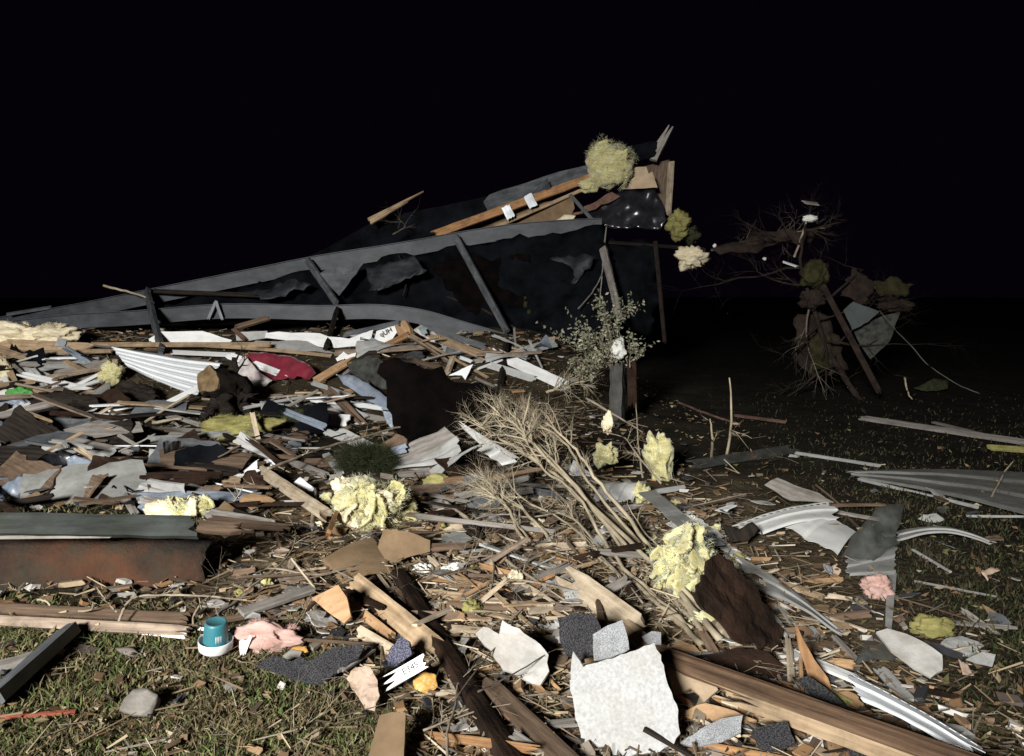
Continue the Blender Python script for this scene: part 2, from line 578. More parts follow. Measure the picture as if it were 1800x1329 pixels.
def br(name, pts_, rpx, label, mat="twig", cat="branch", twigs=0, tl=.15, r1=.35, wob=.15, parent=None, lift=.02, depth=1, spread=1.0, group=None, sides=5):
    SEED[0] += 1
    r = random.Random(SEED[0])
    W = [pt(p, lift) for p in pts_]
    rad = rpx * mpx(W[0]) / 2
    sp = smoothpath(W, 5, wob * rad * 2, r)
    n = len(sp)
    main = [(p, rad * (1 + (r1 - 1) * i / (n - 1))) for i, p in enumerate(sp)]
    paths = [main]
    for _ in range(twigs):
        i = r.randint(n // 5, n - 2)
        d = (sp[i + 1] - sp[i]).normalized()
        grow(paths, sp[i], (d + rv(r) * spread).normalized(), tl * r.uniform(.5, 1.2), main[i][1] * .5, depth, r)
    V, F = tubes(paths, sides)
    V, M = local(V)
    o = link(name, mesh(name, V, F), M, mat, parent, True)
    if parent is None:
        tag(o, label, cat, group)
    return o

def scatter_mesh(V, F, cols):
    me = mesh("scatter", V, F)
    if cols is not None:
        ca = me.color_attributes.new("Col", 'FLOAT_COLOR', 'POINT')
        ca.data.foreach_set("color", np.asarray(cols, dtype=np.float32).ravel())
    return me

def tuft(name, c, rx, ry, mat, label, cat="insulation", rz=None, amp=.55, fib=240, rot=0.0, sub=4, lift=0.0, parent=None, flen=.09, group=None, freq=1.6, core=1.0, flaps=0, flapmat=None, fs=1.0):
    """c pixel point of the centre; rx, ry in pixels"""
    SEED[0] += 1
    r = random.Random(SEED[0])
    p0 = P(*c) if len(c) == 3 else G(c[0], c[1] + ry * .75, .01)
    k = mpx(p0)
    X, Z = rx * k, ry * k
    Y = (rz * k) if rz else min(X, Z) * .9
    cen = p0 if len(c) == 3 else p0 + Vector((0, Y * .3, Z * .7))
    bm = bmesh.new()
    bmesh.ops.create_icosphere(bm, subdivisions=sub, radius=1)
    off = Vector((SEED[0] * 1.37, SEED[0] * .71, 0))
    rv0 = Vector((.5, .9, .4))
    for v in bm.verts:
        d = v.co.normalized()
        q = d * freq + off
        q2 = Vector((q.x * 1.4, q.y * 1.4, q.z * 3.4)) + rv0 * noise.noise(q * 1.3)
        m = .62 * noise.noise(q) + .5 * (.42 - abs(noise.noise(q2 * 1.15))) + .2 * noise.noise(q * 3.3) + .13 * (.3 - abs(noise.noise(q2 * 2.9))) + .05 * noise.noise(q * 13)
        s = 1 + amp * 1.5 * m
        v.co = Vector((d.x * X, d.y * Y, d.z * Z)) * max(.3, s) * core
    me = bpy.data.meshes.new(name)
    bm.to_mesh(me)
    bm.free()
    M = Matrix.Translation(cen) @ Matrix.Rotation(rot, 4, 'Y')
    o = link(name, me, M, mat, parent, True)
    fl_pts = []
    if flaps:
        for _ in range(flaps):
            vtx = me.vertices[r.randrange(len(me.vertices))]
            if vtx.normal.z < -.3:
                continue
            s = min(X, Z) * r.uniform(.35, .85) * fs
            kk = r.randint(5, 7)
            P2 = [Vector((math.cos(6.283 * i / kk) * s, math.sin(6.283 * i / kk) * s * .6)) * r.uniform(.6, 1.2) for i in range(kk)]
            SEED[0] += 1
            FV, FF = sheet_mesh(P2, .9, .15, 1.9, (0, 0, 0), 13, SEED[0])
            n_ = (vtx.normal + rv(r) * .7).normalized()
            fo = link("torn_layer", mesh("torn_layer", FV, FF), M @ frame(n_.orthogonal() + rv(r) * .5, n_, vtx.co * .95), mat if r.random() < .7 else flapmat or mat, o, True)
            solid(fo, s * .16)
            Mf = M.inverted() @ WM[fo.name]
            fl_pts += [(Mf @ Vector(v_), (Mf.to_3x3() @ Vector((v_[0], v_[1], s * .2))).normalized()) for v_ in FV[::2]]
    if fib:
        nv = len(me.vertices)
        sz = min(X, Z)
        V, F = [], []
        for _ in range(int(fib * 6)):
            if fl_pts and r.random() < .7:
                p, d = r.choice(fl_pts)
                d = (d + rv(r) * .8).normalized()
            else:
                v = me.vertices[r.randrange(nv)]
                p = v.co * .93
                d = (v.normal + rv(r) * 1.3).normalized()
            L = sz * flen * 2.4 * r.uniform(.3, 1.5)
            w = sz * .010 * r.uniform(.5, 1.6)
            sd = d.orthogonal().normalized() * w
            e = p + d * L
            b = len(V)
            mdl = p.lerp(e, .55) + rv(r) * L * .15
            V += [p - sd, p + sd, mdl + sd * .8, mdl - sd * .8, e]
            F += [(b, b + 1, b + 2, b + 3), (b + 3, b + 2, b + 4)]
        f = link("loose_fibres", mesh("loose_fibres", V, F), M, mat, o)
        f["kind"] = "stuff"
    if parent is None:
        tag(o, label, cat, group)
    return o

def lathe(prof, seg=28):
    V, F = [], []
    for (rr, z) in prof:
        for k in range(seg):
            a = 2 * math.pi * k / seg
            V.append(Vector((rr * math.cos(a), rr * math.sin(a), z)))
    for i in range(len(prof) - 1):
        for k in range(seg):
            F.append((i * seg + k, i * seg + (k + 1) % seg, (i + 1) * seg + (k + 1) % seg, (i + 1) * seg + k))
    return V, F

def text(body, size, M, mat, parent, name="lettering"):
    cu = bpy.data.curves.new(name, 'FONT')
    cu.body = body
    cu.size = size
    cu.extrude = .0008
    cu.align_x, cu.align_y = 'CENTER', 'CENTER'
    o = bpy.data.objects.new(name, cu)
    C.objects.link(o)
    bpy.context.view_layer.update()
    me = bpy.data.meshes.new_from_object(o.evaluated_get(bpy.context.evaluated_depsgraph_get()))
    bpy.data.objects.remove(o)
    me.materials.clear()
    return link(name, me, M, mat, parent)
# ---------------------------------------------------------------- ground
def axis(dense0, dense1, step, lo, hi):
    a = list(np.arange(dense0, dense1 + 1e-6, step))
    s, x = step, dense1
    while x < hi:
        s *= 1.35
        x += s
        a.append(x)
    s, x = step, dense0
    while x > lo:
        s *= 1.35
        x -= s
        a.insert(0, x)
    return a
gx, gy = axis(-10, 9, .1, -220, 220), axis(1.2, 18, .09, -60, 400)
V = [(x, y, hgt(x, y) + .02 * noise.noise((x * 6, y * 6, 2)) * (1 if y < 20 else 0)) for y in gy for x in gx]
nx = len(gx)
F = [(j * nx + i, j * nx + i + 1, (j + 1) * nx + i + 1, (j + 1) * nx + i) for j in range(len(gy) - 1) for i in range(nx - 1)]
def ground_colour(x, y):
    """litter-matted straw in the debris, moss in the lawn, soil beyond, with the fading light darkened into its colour"""
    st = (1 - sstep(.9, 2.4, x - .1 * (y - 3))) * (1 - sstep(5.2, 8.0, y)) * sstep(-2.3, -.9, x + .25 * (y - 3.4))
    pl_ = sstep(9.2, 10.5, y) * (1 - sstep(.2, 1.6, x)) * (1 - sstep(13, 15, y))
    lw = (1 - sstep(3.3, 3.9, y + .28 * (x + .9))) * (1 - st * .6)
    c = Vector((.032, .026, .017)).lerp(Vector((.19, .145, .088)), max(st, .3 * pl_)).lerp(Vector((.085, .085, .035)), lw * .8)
    return c * (1 - .6 * sstep(2.2, 4.5, x)) * (1 - .75 * sstep(13, 19, y))  # light falloff to the right and far away darkened into the colour
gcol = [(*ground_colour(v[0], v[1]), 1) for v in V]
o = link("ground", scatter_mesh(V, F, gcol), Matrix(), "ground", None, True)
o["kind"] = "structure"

def stuff(name, V, F, cols, mat, label):
    o = link(name, scatter_mesh(V, F, cols), Matrix(), mat)
    o["kind"], o["label"] = "stuff", label
    return o

def gpt(u, v):
    r = ray(u, v)
    t = -CAM_H / r.z
    x, y = r.x * t, r.y * t
    return x, y

def grassmask(x, y):
    """1 in open lawn, 0 in the debris"""
    a = 1 - sstep(3.35, 3.75, y + .28 * (x + .9) + .3 * noise.noise((x * 1.1, y * 1.1, 9)))
    a *= 1 - sstep(-.75, -.15, x + .25 * noise.noise((x * 2, y * 2, 4)) + (y - 2.7) * .3)
    b = sstep(1.6, 2.6, x - .12 * (y - 3.5))
    c_ = sstep(4.6, 5.0, y) * (1 - sstep(6.3, 7.0, y)) * (1 - sstep(-2.4, -1.7, x)) * .8
    return max(a, b * .75, c_)

r = random.Random(5)
V, F, K = [], [], []
GC = [(.095, .125, .036), (.07, .105, .028), (.115, .145, .043), (.15, .12, .06), (.19, .15, .085), (.12, .088, .045), (.07, .08, .03), (.11, .12, .045), (.16, .135, .075)]
nblade = 0
while nblade < 70000:
    u, v = r.uniform(-250, 2050), 690 + 780 * r.random() ** .62
    x, y = gpt(u, v)
    if r.random() > grassmask(x, y) or y > 16:
        continue
    nblade += 1
    cl = noise.noise((x * 4.5, y * 4.5, 1))
    h = (.012 + .032 * r.random() ** 1.7) * (1 + .7 * cl) * (1 + .03 * y)
    w = .0022 * r.uniform(.7, 1.7) * (1 + .12 * y)
    a, b = r.uniform(0, 6.28), r.uniform(0, 6.28)
    z = hgt(x, y) - .004
    ln = h * r.uniform(.3, 1.5)
    dx, dy = math.cos(a) * w, math.sin(a) * w
    ex, ey = math.cos(b) * ln, math.sin(b) * ln
    n0 = len(V)
    V += [(x - dx, y - dy, z), (x + dx, y + dy, z), (x + ex * .4 + dx * .7, y + ey * .4 + dy * .7, z + h * .7), (x + ex * .4 - dx * .7, y + ey * .4 - dy * .7, z + h * .7), (x + ex, y + ey, z + h)]
    F += [(n0, n0 + 1, n0 + 2, n0 + 3), (n0 + 3, n0 + 2, n0 + 4)]
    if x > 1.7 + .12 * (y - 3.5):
        cdim = .38  # weak light on the right lawn darkened into the blades
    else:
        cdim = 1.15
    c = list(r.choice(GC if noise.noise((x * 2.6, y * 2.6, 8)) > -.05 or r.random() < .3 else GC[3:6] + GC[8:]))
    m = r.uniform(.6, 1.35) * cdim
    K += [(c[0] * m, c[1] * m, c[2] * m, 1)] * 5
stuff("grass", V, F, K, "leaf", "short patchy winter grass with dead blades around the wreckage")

# dead leaves lying flat
V, F, K = [], [], []
LC = [(.16, .10, .05), (.22, .15, .08), (.10, .065, .035), (.28, .22, .13), (.13, .12, .05), (.34, .29, .19)]
for _ in range(7500):
    if r.random() < .75:
        x, y = gpt(r.uniform(-200, 2000), 730 + 720 * r.random() ** .8)
    else:
        x, y = r.uniform(-9, 2.5), r.uniform(8.5, 14)
    if y > 15:
        continue
    s = r.uniform(.008, .026) * (1 + .03 * y)
    a = r.uniform(0, 6.28)
    z = hgt(x, y) + r.uniform(.004, .03)
    ca, sa = math.cos(a) * s, math.sin(a) * s
    tl = [r.uniform(-.5, .9) * s for _ in range(4)]
    n0 = len(V)
    V += [(x - ca, y - sa, z + tl[0]), (x + sa * .45, y - ca * .45, z + tl[1] * .6), (x + ca, y + sa, z + tl[2]), (x - sa * .45, y + ca * .45, z + tl[3] * .6)]
    F += [(n0, n0 + 1, n0 + 2), (n0, n0 + 2, n0 + 3)]
    c = r.choice(LC)
    K += [(*c, 1)] * 4
stuff("fallen_leaves", V, F, K, "leaf", "brown dead leaves strewn over grass and wreckage")

# straw, splinters and chips too small to pick apart
def debzone(x, y):
    return (1 - grassmask(x, y) * .85) * (1 - .93 * sstep(1.1, 2.4, x))
V, F, K = [], [], []
SC = [(.33, .25, .15), (.42, .34, .22), (.25, .18, .11), (.17, .125, .08), (.48, .41, .3), (.12, .09, .065), (.21, .185, .15), (.14, .10, .06)]
n = 0
while n < 11000:
    if n < 3200:
        x, y = gpt(r.gauss(930, 190), r.uniform(880, 1120))
        if r.random() > debzone(x, y):
            continue
    elif n < 9300:
        x, y = gpt(r.uniform(-150, 1950), 740 + 640 * r.random())
        if r.random() > debzone(x, y):
            continue
        if abs(x) < 1.4 and y < 6 or r.random() < .55:
            pass
        else:
            continue
    else:
        x, y = r.uniform(-9, 1.2), r.uniform(9, 13.6)
    n += 1
    L = (.03 + .16 * r.random() ** 2.2) * (1 + .05 * y)
    w = .0016 * r.uniform(.6, 2.6) * (1 + .12 * y)
    a, tilt = r.uniform(0, 6.28), r.gauss(0, .22)
    z = hgt(x, y) + r.uniform(.0, .05)
    d = Vector((math.cos(a) * math.cos(tilt), math.sin(a) * math.cos(tilt), math.sin(tilt)))
    s_ = d.orthogonal().normalized() * w
    q = d.cross(s_)
    p0, p1 = Vector((x, y, z)) - d * L / 2, Vector((x, y, z)) + d * L / 2 + rv(r) * L * .1
    n0 = len(V)
    V += [p0 + s_, p0 - s_ * .5 + q, p0 - s_ * .5 - q, p1 + s_ * .5, p1 - s_ * .3 + q * .5, p1 - s_ * .3 - q * .5]
    F += [(n0, n0 + 1, n0 + 4, n0 + 3), (n0 + 1, n0 + 2, n0 + 5, n0 + 4), (n0 + 2, n0, n0 + 3, n0 + 5), (n0 + 2, n0 + 1, n0), (n0 + 3, n0 + 4, n0 + 5)]
    c = r.choice(SC)
    K += [(*c, 1)] * 6
stuff("straw_litter", V, F, K, "leaf", "straw, splinters and broken stalks matted between the wreckage")

V, F, K = [], [], []
CC = [(.4, .3, .19), (.28, .18, .1), (.45, .42, .37), (.2, .13, .08), (.09, .07, .06), (.05, .05, .055), (.3, .25, .2), (.6, .57, .52), (.38, .22, .11), (.13, .085, .05), (.17, .12, .08)]
n = 0
while n < 2400:
    if n < 1900:
        x, y = gpt(r.uniform(-150, 1950), 740 + 620 * r.random())
        if r.random() > debzone(x, y):
            continue
    else:
        x, y = r.uniform(-9, 1.2), r.uniform(8.6, 13.8)
    n += 1
    s = r.uniform(.006, .022) * (1 + .09 * y)
    el = r.uniform(1, 3.2)
    th = s * r.uniform(.12, .5)
    e = Matrix.Rotation(r.uniform(0, 6.28), 3, 'Z') @ Matrix.Rotation(r.gauss(0, .4), 3, 'X')
    z = hgt(x, y) + r.uniform(.002, .04)
    n0 = len(V)
    for sz in (-1, 1):
        for sx, sy in ((-1, -1), (1, -1), (1, 1), (-1, 1)):
            V.append(Vector((x, y, z)) + e @ Vector((sx * s * el * r.uniform(.5, 1), sy * s * r.uniform(.5, 1), sz * th)))
    F += [(n0 + 3, n0 + 2, n0 + 1, n0), (n0 + 4, n0 + 5, n0 + 6, n0 + 7)] + [(n0 + k, n0 + (k + 1) % 4, n0 + 4 + (k + 1) % 4, n0 + 4 + k) for k in range(4)]
    c = r.choice(CC)
    m = r.uniform(.6, 1.1)
    K += [(c[0] * m, c[1] * m, c[2] * m, 1)] * 8
stuff("wood_chip_litter", V, F, K, "leaf", "crumbs of wood, plaster and shingle ground into the soil")

# ---------------------------------------------------------------- the overturned trailer chassis
def sweep(path, prof, n):
    V, F = [], []
    m = len(prof)
    for i, p in enumerate(path):
        d = (path[min(i + 1, len(path) - 1)] - path[max(i - 1, 0)]).normalized()
        nn = (n - d * n.dot(d)).normalized()
        up = d.cross(nn) * -1
        if up.z < 0:
            up.negate()
        V += [p + up * a + nn * b for (a, b) in prof]
    for i in range(len(path) - 1):
        for k in range(m):
            k2 = (k + 1) % m
            F.append((i * m + k, i * m + k2, (i + 1) * m + k2, (i + 1) * m + k))
    F.append(tuple(range(m)))
    F.append(tuple((len(path) - 1) * m + k for k in reversed(range(m))))
    return V, F

def ibeam(parent, px, d, h, name, n=(-.1, -1, .1), mat="steel"):
    H, f, w = h / 2, .055, .006
    t = .012
    prof = [(H, -f), (H, f), (H - t, f), (H - t, w), (-H + t, w), (-H + t, f), (-H, f), (-H, -f), (-H + t, -f), (-H + t, -w), (H - t, -w), (H - t, -f)]
    path = smoothpath([P(u, v, dd) for (u, v), dd in zip(px, d)], 5)
    V, F = sweep(path, prof, Vector(n))
    V, M = local(V)
    return link(name, mesh(name, V, F), M, mat, parent)

ch = empty("overturned_trailer_chassis", P(500, 600, 14.2))
tag(ch, "long black steel trailer chassis tipped on its side across the wreck", "chassis")
up_px = [(-90, 585), (0, 571), (130, 549), (260, 523), (440, 487), (560, 463), (700, 441), (800, 423), (900, 408), (1000, 400), (1058, 398)]
ub = ibeam(ch, up_px, [14.9] * 4 + [15] * 3 + [15.1] * 4, .29, "upper_beam")
lo_px = [(-90, 592), (100, 568), (240, 559), (400, 547), (560, 550), (660, 548), (740, 557), (820, 580), (900, 603), (1000, 630), (1030, 642)]
lb = ibeam(ch, lo_px, [13.9] * 5 + [13.9, 13.85, 13.7, 13.5, 13.2, 13.1], .26, "lower_beam")
for a, b, w, mat in (((258, 512, 14.7), (284, 617, 13.5), 15, "slate"), ((540, 457, 14.8), (592, 534, 13.95), 11, "slate"), ((592, 545, 13.8), (573, 611, 13.3), 13, "dark"),  # lower posts out of the light get their shade as a dark colour
                     ((800, 415, 14.9), (892, 584, 13.5), 12, "slate"), ((890, 598, 13.4), (879, 682, 12.6), 9, "dark"), ((1053, 408, 15), (1091, 562, 13.6), 13, "grey"),
                     ((1152, 425, 15.2), (1169, 604, 14.2), 7, "dimred")):
    pl("outrigger", a, b, w, mat, "", t=.07, n=(-.5, -1, .1), ja=.1, jb=.3, rough=.05, parent=ch, taper=.85)
for a, b in (((366, 562, 13.75), (380, 528, 13.75)), ((391, 563, 13.75), (379, 528, 13.75))):
    pl("hanger_bracket", a, b, 5, "galv", "", t=.02, n=(-.3, -1, .1), parent=ch)
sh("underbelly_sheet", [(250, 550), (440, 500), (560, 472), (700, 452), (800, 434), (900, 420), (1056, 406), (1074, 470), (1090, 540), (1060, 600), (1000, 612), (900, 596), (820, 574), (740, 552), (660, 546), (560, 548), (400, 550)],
   "belly", "", n=(-.03, -1, .5), d=14.4, anchor=(600, 547), parent=ch, rough=.035, freq=8, t=.01, dens=60, torn=.12, smooth=True)  # black underbelly, darkened further to read as shadowy gaps in the frame
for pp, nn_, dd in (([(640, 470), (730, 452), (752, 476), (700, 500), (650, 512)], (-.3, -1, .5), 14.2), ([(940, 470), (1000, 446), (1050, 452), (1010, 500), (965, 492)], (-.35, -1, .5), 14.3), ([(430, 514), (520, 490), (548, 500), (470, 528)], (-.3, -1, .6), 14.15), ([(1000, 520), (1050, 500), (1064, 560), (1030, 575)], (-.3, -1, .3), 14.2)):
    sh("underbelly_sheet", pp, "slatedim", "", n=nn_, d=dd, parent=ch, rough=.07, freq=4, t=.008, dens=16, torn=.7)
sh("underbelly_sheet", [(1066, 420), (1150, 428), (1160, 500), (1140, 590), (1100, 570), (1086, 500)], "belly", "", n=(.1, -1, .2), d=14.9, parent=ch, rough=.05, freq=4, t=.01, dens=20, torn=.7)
sh("underbelly_sheet", [(760, 470), (820, 446), (930, 452), (960, 520), (900, 570), (820, 548)], "voidblack", "", n=(.1, -1, .4), d=14.3, parent=ch, rough=.08, freq=4, t=.01, dens=20, torn=.8, smooth=True)
br("dangling_strap", [(700, 448, 14.6), (716, 480, 14.5), (708, 520, 14.3)], 4, "", "dark", parent=ch, r1=.8)
br("dangling_strap", [(930, 500, 14.6), (924, 530, 14.5), (932, 560, 14.4)], 14, "", "dimolive", parent=ch, r1=.5)
br("dangling_strap", [(780, 520, 14.6), (810, 530, 14.5), (850, 545, 14.4), (930, 590, 14.0)], 5, "", "dimred", parent=ch, r1=.8)
sh("underbelly_board", [(575, 472), (640, 462), (612, 500), (596, 520), (560, 482)], "slate", "", n=(-.25, -1, .3), d=14.25, parent=ch, rough=.02, t=.01)
pl("cross_rail", (1060, 425, 15.1), (1240, 438, 15.3), 5, "dark", "", t=.05, parent=ch)
pl("cross_rail", (268, 512, 14.7), (470, 520, 14.3), 7, "dark", "", t=.05, n=(0, -1, .4), parent=ch)

# ---------------------------------------------------------------- the torn roof end above the chassis
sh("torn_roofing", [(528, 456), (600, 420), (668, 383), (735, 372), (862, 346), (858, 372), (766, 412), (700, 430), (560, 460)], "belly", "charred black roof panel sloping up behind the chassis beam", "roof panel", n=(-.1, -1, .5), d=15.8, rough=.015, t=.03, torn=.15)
sh("torn_roofing", [(860, 343), (955, 312), (1042, 288), (1044, 306), (960, 345), (892, 376), (858, 372), (850, 356)], "slate", "grey roof edge strip running up to the yellow insulation ball", "roof panel", n=(-.2, -1, .5), d=15.75, rough=.012, t=.03, torn=.12)
sh("metal_flashing", [(926, 348), (962, 313), (968, 330), (940, 350)], "steel", "bent flap of grey flashing lifted from the roof edge", "flashing", n=(-.5, -1, .2), d=15.6, rough=.02, t=.01)
rf = pl("roof_rafter", (758, 414, 15.3), (1050, 308, 15.6), 15, "orange", "long orange rafter with metal plates leading up to the insulation ball", "rafter", t=.04, n=(-.2, -1, .5), ja=1.5, jb=.2)
for uv in ((895, 371, 15.32), (934, 351, 15.37)):
    pl("metal_plate", (uv[0] - 7, uv[1] - 9, uv[2]), (uv[0] + 4, uv[1] + 13, uv[2]), 15, "galv", "", t=.004, n=(-.2, -1, .5), parent=rf, ja=.1, jb=.1)
pl("roof_rafter", (866, 402, 15.5), (1046, 324, 15.7), 6, "pine", "thin pale batten just beneath the long orange rafter", "batten", t=.03, n=(-.2, -1, .4))
sh("ceiling_sheet", [(818, 402), (880, 382), (1005, 340), (1010, 366), (1000, 386), (930, 394), (828, 406)], "card", "tan ceiling board showing between rafter and chassis beam", "board", n=(-.15, -1, .15), d=15.9, rough=.01, t=.015)
sh("cream_foam_scrap", [(972, 392), (992, 378), (1012, 380), (1004, 390), (985, 396)], "woolcream", "cream foam scrap tucked on top of the chassis beam", "foam", n=(-.1, -1, .3), d=15.4, rough=.06, t=.05)
sh("cream_foam_scrap", [(914, 442), (938, 424), (974, 420), (966, 432), (940, 440)], "cardpale", "pale board scrap hanging below the chassis beam", "board", n=(-.1, -1, .3), d=15.2, rough=.01, t=.02)
pl("broken_stud", (648, 390, 15.5), (750, 335, 15.7), 14, "pine", "pale broken stud pointing up into the dark sky", "stud", t=.04, n=(-.3, -1, .4), ja=.2, jb=3.5, taper=.3)
tuft("insulation_ball", (1072, 291, 15.45), 36, 33, "wool", "big round yellow insulation ball at the top of the wreck", amp=.3, fib=500, freq=1.9, flaps=4)
tuft("insulation_rag", (1036, 326, 15.5), 15, 10, "wool", "small torn insulation rag drooping under the big yellow ball", fib=120, amp=.7)
sh("plywood_gusset", [(1093, 333), (1101, 306), (1112, 300), (1118, 294), (1136, 293), (1140, 305), (1147, 302), (1156, 330)], "cardpale", "tan plywood piece beside the top insulation ball", "plywood", n=(-.3, -1, .1), d=15.6, rough=.006, torn=.1, t=.02)
pl("charred_timber", (1100, 277, 15.7), (1158, 262, 15.8), 28, "belly", "dark square bar behind the topmost insulation", "bar", t=.2, n=(-.2, -1, .2), ja=.1, jb=.3)
pl("roof_horn", (1144, 282, 15.7), (1180, 222, 15.8), 19, "grey", "grey splintered horn sticking up at the very peak", "timber", t=.09, n=(-.4, -1, .1), ja=.2, jb=1.2, taper=.45)
pl("upright_stud", (1180, 284, 15.7), (1174, 380, 15.6), 12, "pale", "pale upright stud at the end of the torn roof", "stud", t=.05, n=(-1, -.6, .1), ja=.1, jb=.4)
sh("splintered_lining", [(1118, 296), (1176, 282), (1182, 330), (1176, 395), (1150, 380), (1156, 330)], "brown", "dark splintered lining behind the upright stud", "lining", n=(-.1, -1, .1), d=15.95, rough=.04, t=.02, torn=.5)
sh("black_plastic_sheet", [(1030, 374), (1062, 352), (1092, 336), (1150, 331), (1164, 356), (1172, 386), (1160, 402), (1100, 401), (1062, 400), (1036, 394)], "blackplastic", "shiny crumpled black plastic sheet over the roof end", "plastic sheet", n=(-.25, -1, .35), d=15.3, rough=.07, freq=3.5, dens=26, t=.004, smooth=True)
pl("thin_rod", (1002, 342, 15.3), (1046, 392, 15.1), 6, "slate", "thin grey rod slanting across beneath the rafter end", "rod", t=.03, ja=.1, jb=.1)
sh("torn_fascia", [(1000, 380), (1075, 338), (1090, 345), (1035, 372)], "rustbar", "reddish torn fascia strip above the black plastic", "fascia", n=(-.1, -1, .3), d=15.6, rough=.03, t=.02, torn=.6)
tuft("insulation_rag", (1193, 396, 15.4), 17, 18, "woololive", "olive insulation clump just beneath the upright stud", fib=150, amp=.7)
tuft("insulation_rag", (1212, 412, 15.6), 14, 12, "moss", "dark mossy clump dangling off the roof end", fib=150, amp=.8)
tuft("insulation_rag", (1216, 455, 15.2), 19, 15, "woolcream", "cream clump hanging in the dark below the roof end", fib=120, amp=.85)
br("hanging_cable", [(1066, 398, 14.9), (1060, 450, 14.6), (1058, 482, 14.4), (1040, 515, 14.1), (1016, 543, 13.8)], 3, "thin cable hanging in front of the grey outrigger", "grey", "cable", r1=.8)
br("hanging_cable", [(1058, 484, 14.4), (1056, 510, 14.2), (1054, 540, 14)], 2.4, "short cable end dangling from the hanging cable fork", "grey", "cable", r1=.8)
br("bare_branch", [(690, 412, 15.2), (712, 398, 15.1), (700, 385, 15.1)], 3, "bare dark branch sprouting above the chassis beam", "bark", twigs=6, tl=.5)
br("bare_branch", [(182, 502, 14.6), (222, 512, 14.5), (262, 524, 14.4)], 4.5, "bent pale stick lying over the far end of the chassis", "drystem", r1=.7)
pl("dark_rail", (10, 553, 14.7), (90, 540, 14.9), 6, "slate", "thin dark rail lying beyond the chassis tip", "rail", t=.04)
# ---------------------------------------------------------------- pile under the chassis
tuft("insulation_batt", (30, 587, 12.2), 44, 15, "woolcream", "cream insulation batt at the far end of the pile", fib=300, rz=22, flaps=6)
tuft("insulation_batt", (98, 588, 12.2), 34, 15, "woolcream", "cream insulation batt above the board with a metal plate", fib=300, rz=20, flaps=6)
b_ = pl("long_board", (-40, 603, 12.0), (165, 613, 11.9), 17, "pine", "tan board with a metal plate beneath the cream insulation", t=.04, n=(-.1, -1, .5))
pl("metal_plate", (98, 601, 11.9), (117, 603, 11.9), 13, "galv", "", t=.004, n=(-.1, -1, .5), parent=b_, ja=.1, jb=.1)
pl("long_board", (-40, 622, 11.9), (200, 617, 11.8), 7, "pine", "long narrow board lying under the plated board", t=.03, n=(-.1, -1, .5))
pl("long_board", (30, 640, 11.4), (122, 640, 11.3), 10, "grey", "weathered grey board below the narrow pale board", t=.03)
pl("curved_board", (28, 650, 11.2), (108, 676, 11.0), 16, "vinylg", "curved grey siding offcut near the leaning pale stick", "siding", t=.01, bend=.06)
pl("short_board", (132, 647, 11.2), (208, 634, 11.3), 12, "pale", "pale split board next to the white metal panel", t=.03)
pl("short_board", (140, 659, 11.1), (196, 648, 11.1), 7, "pine", "narrow pale board under the split board", t=.03)
tuft("insulation_tuft", (195, 657, 10.9), 16, 16, "wool", "small yellow tuft beside the white metal panel", fib=120)
tuft("insulation_tuft", (2, 660, 11.0), 16, 22, "woolcream", "cream tuft behind the leaning pale stick", fib=120)
pl("leaning_stick", (4, 624, 11.2), (30, 682, 10.7), 9, "pine", "pale stick leaning at the frame edge of the pile", "stick", t=.03)
pl("leaning_stick", (22, 640, 11.1), (62, 676, 10.8), 5, "grey", "thin grey stick leaning across the curved offcut", "stick", t=.02)
sh("dark_cloth_heap", [(46, 712), (70, 690), (120, 684), (170, 700), (184, 724), (150, 742), (80, 744), (50, 732)], "dark", "black cloth heap in the hollow below the white panel", "cloth", n=(-.1, -.8, .6), d=10.2, rough=.09, freq=5, dens=24, torn=.4)
sh("dark_cloth_heap", [(186, 690), (210, 668), (262, 676), (282, 700), (240, 716), (200, 712)], "dark", "dark rubbish heap under the white metal panel", "rubbish", n=(-.1, -.8, .6), d=10.5, rough=.09, freq=5, dens=24, torn=.5)
tuft("white_cloth_bundle", (14, 697, 10.5), 20, 11, "cotton", "rounded white cloth bundle beside the green bag", "cloth", amp=.25, fib=0)
tuft("grey_bag", (22, 713, 10.3), 26, 13, "bluesheet", "grey plastic bag under the white cloth bundle", "bag", amp=.4, fib=0)
tuft("green_bag", (36, 692, 10.4), 16, 10, "green", "crumpled bright green plastic bag", "bag", amp=.5, fib=0)
sh("white_scrap", [(168, 702), (180, 692), (203, 688), (200, 698), (180, 710)], "white", "white curled plastic scrap in the dark hollow", "scrap", n=(-.2, -1, .5), d=10.4, rough=.05)
sh("brown_carton", [(167, 690), (172, 676), (190, 672), (193, 684), (178, 695)], "ply", "small orange brown carton flap above the white curled scrap", "carton", n=(-.3, -1, .3), d=10.5, rough=.02)
pl("leaning_stick", (146, 690, 10.2), (172, 738, 9.7), 6, "grey", "grey lath leaning against the black cloth heap", "lath", t=.02)
siding("ribbed_metal_sheet", [(196, 611, 11.7), (388, 641, 11.2), (344, 697, 10.4), (226, 646, 11.1)], "metalw", "white ribbed metal panel lying beside the tree stump", "metal panel", "rib", nb=5, depth=.022, bend=-.02, jag=.012, ns=24)
pl("panel_edge_trim", (165, 607, 11.75), (392, 640, 11.3), 3, "slate", "thin dark trim along the edge of the ribbed white panel", "trim", t=.02, n=(0, -1, .3))
sh("white_trim_board", [(262, 596), (284, 583), (356, 582), (408, 598), (402, 606), (300, 604), (264, 606)], "white", "bright white trim board behind the thick steel outrigger", "trim", n=(-.1, -1, .35), d=12.5, torn=.12, rough=.008, t=.02)
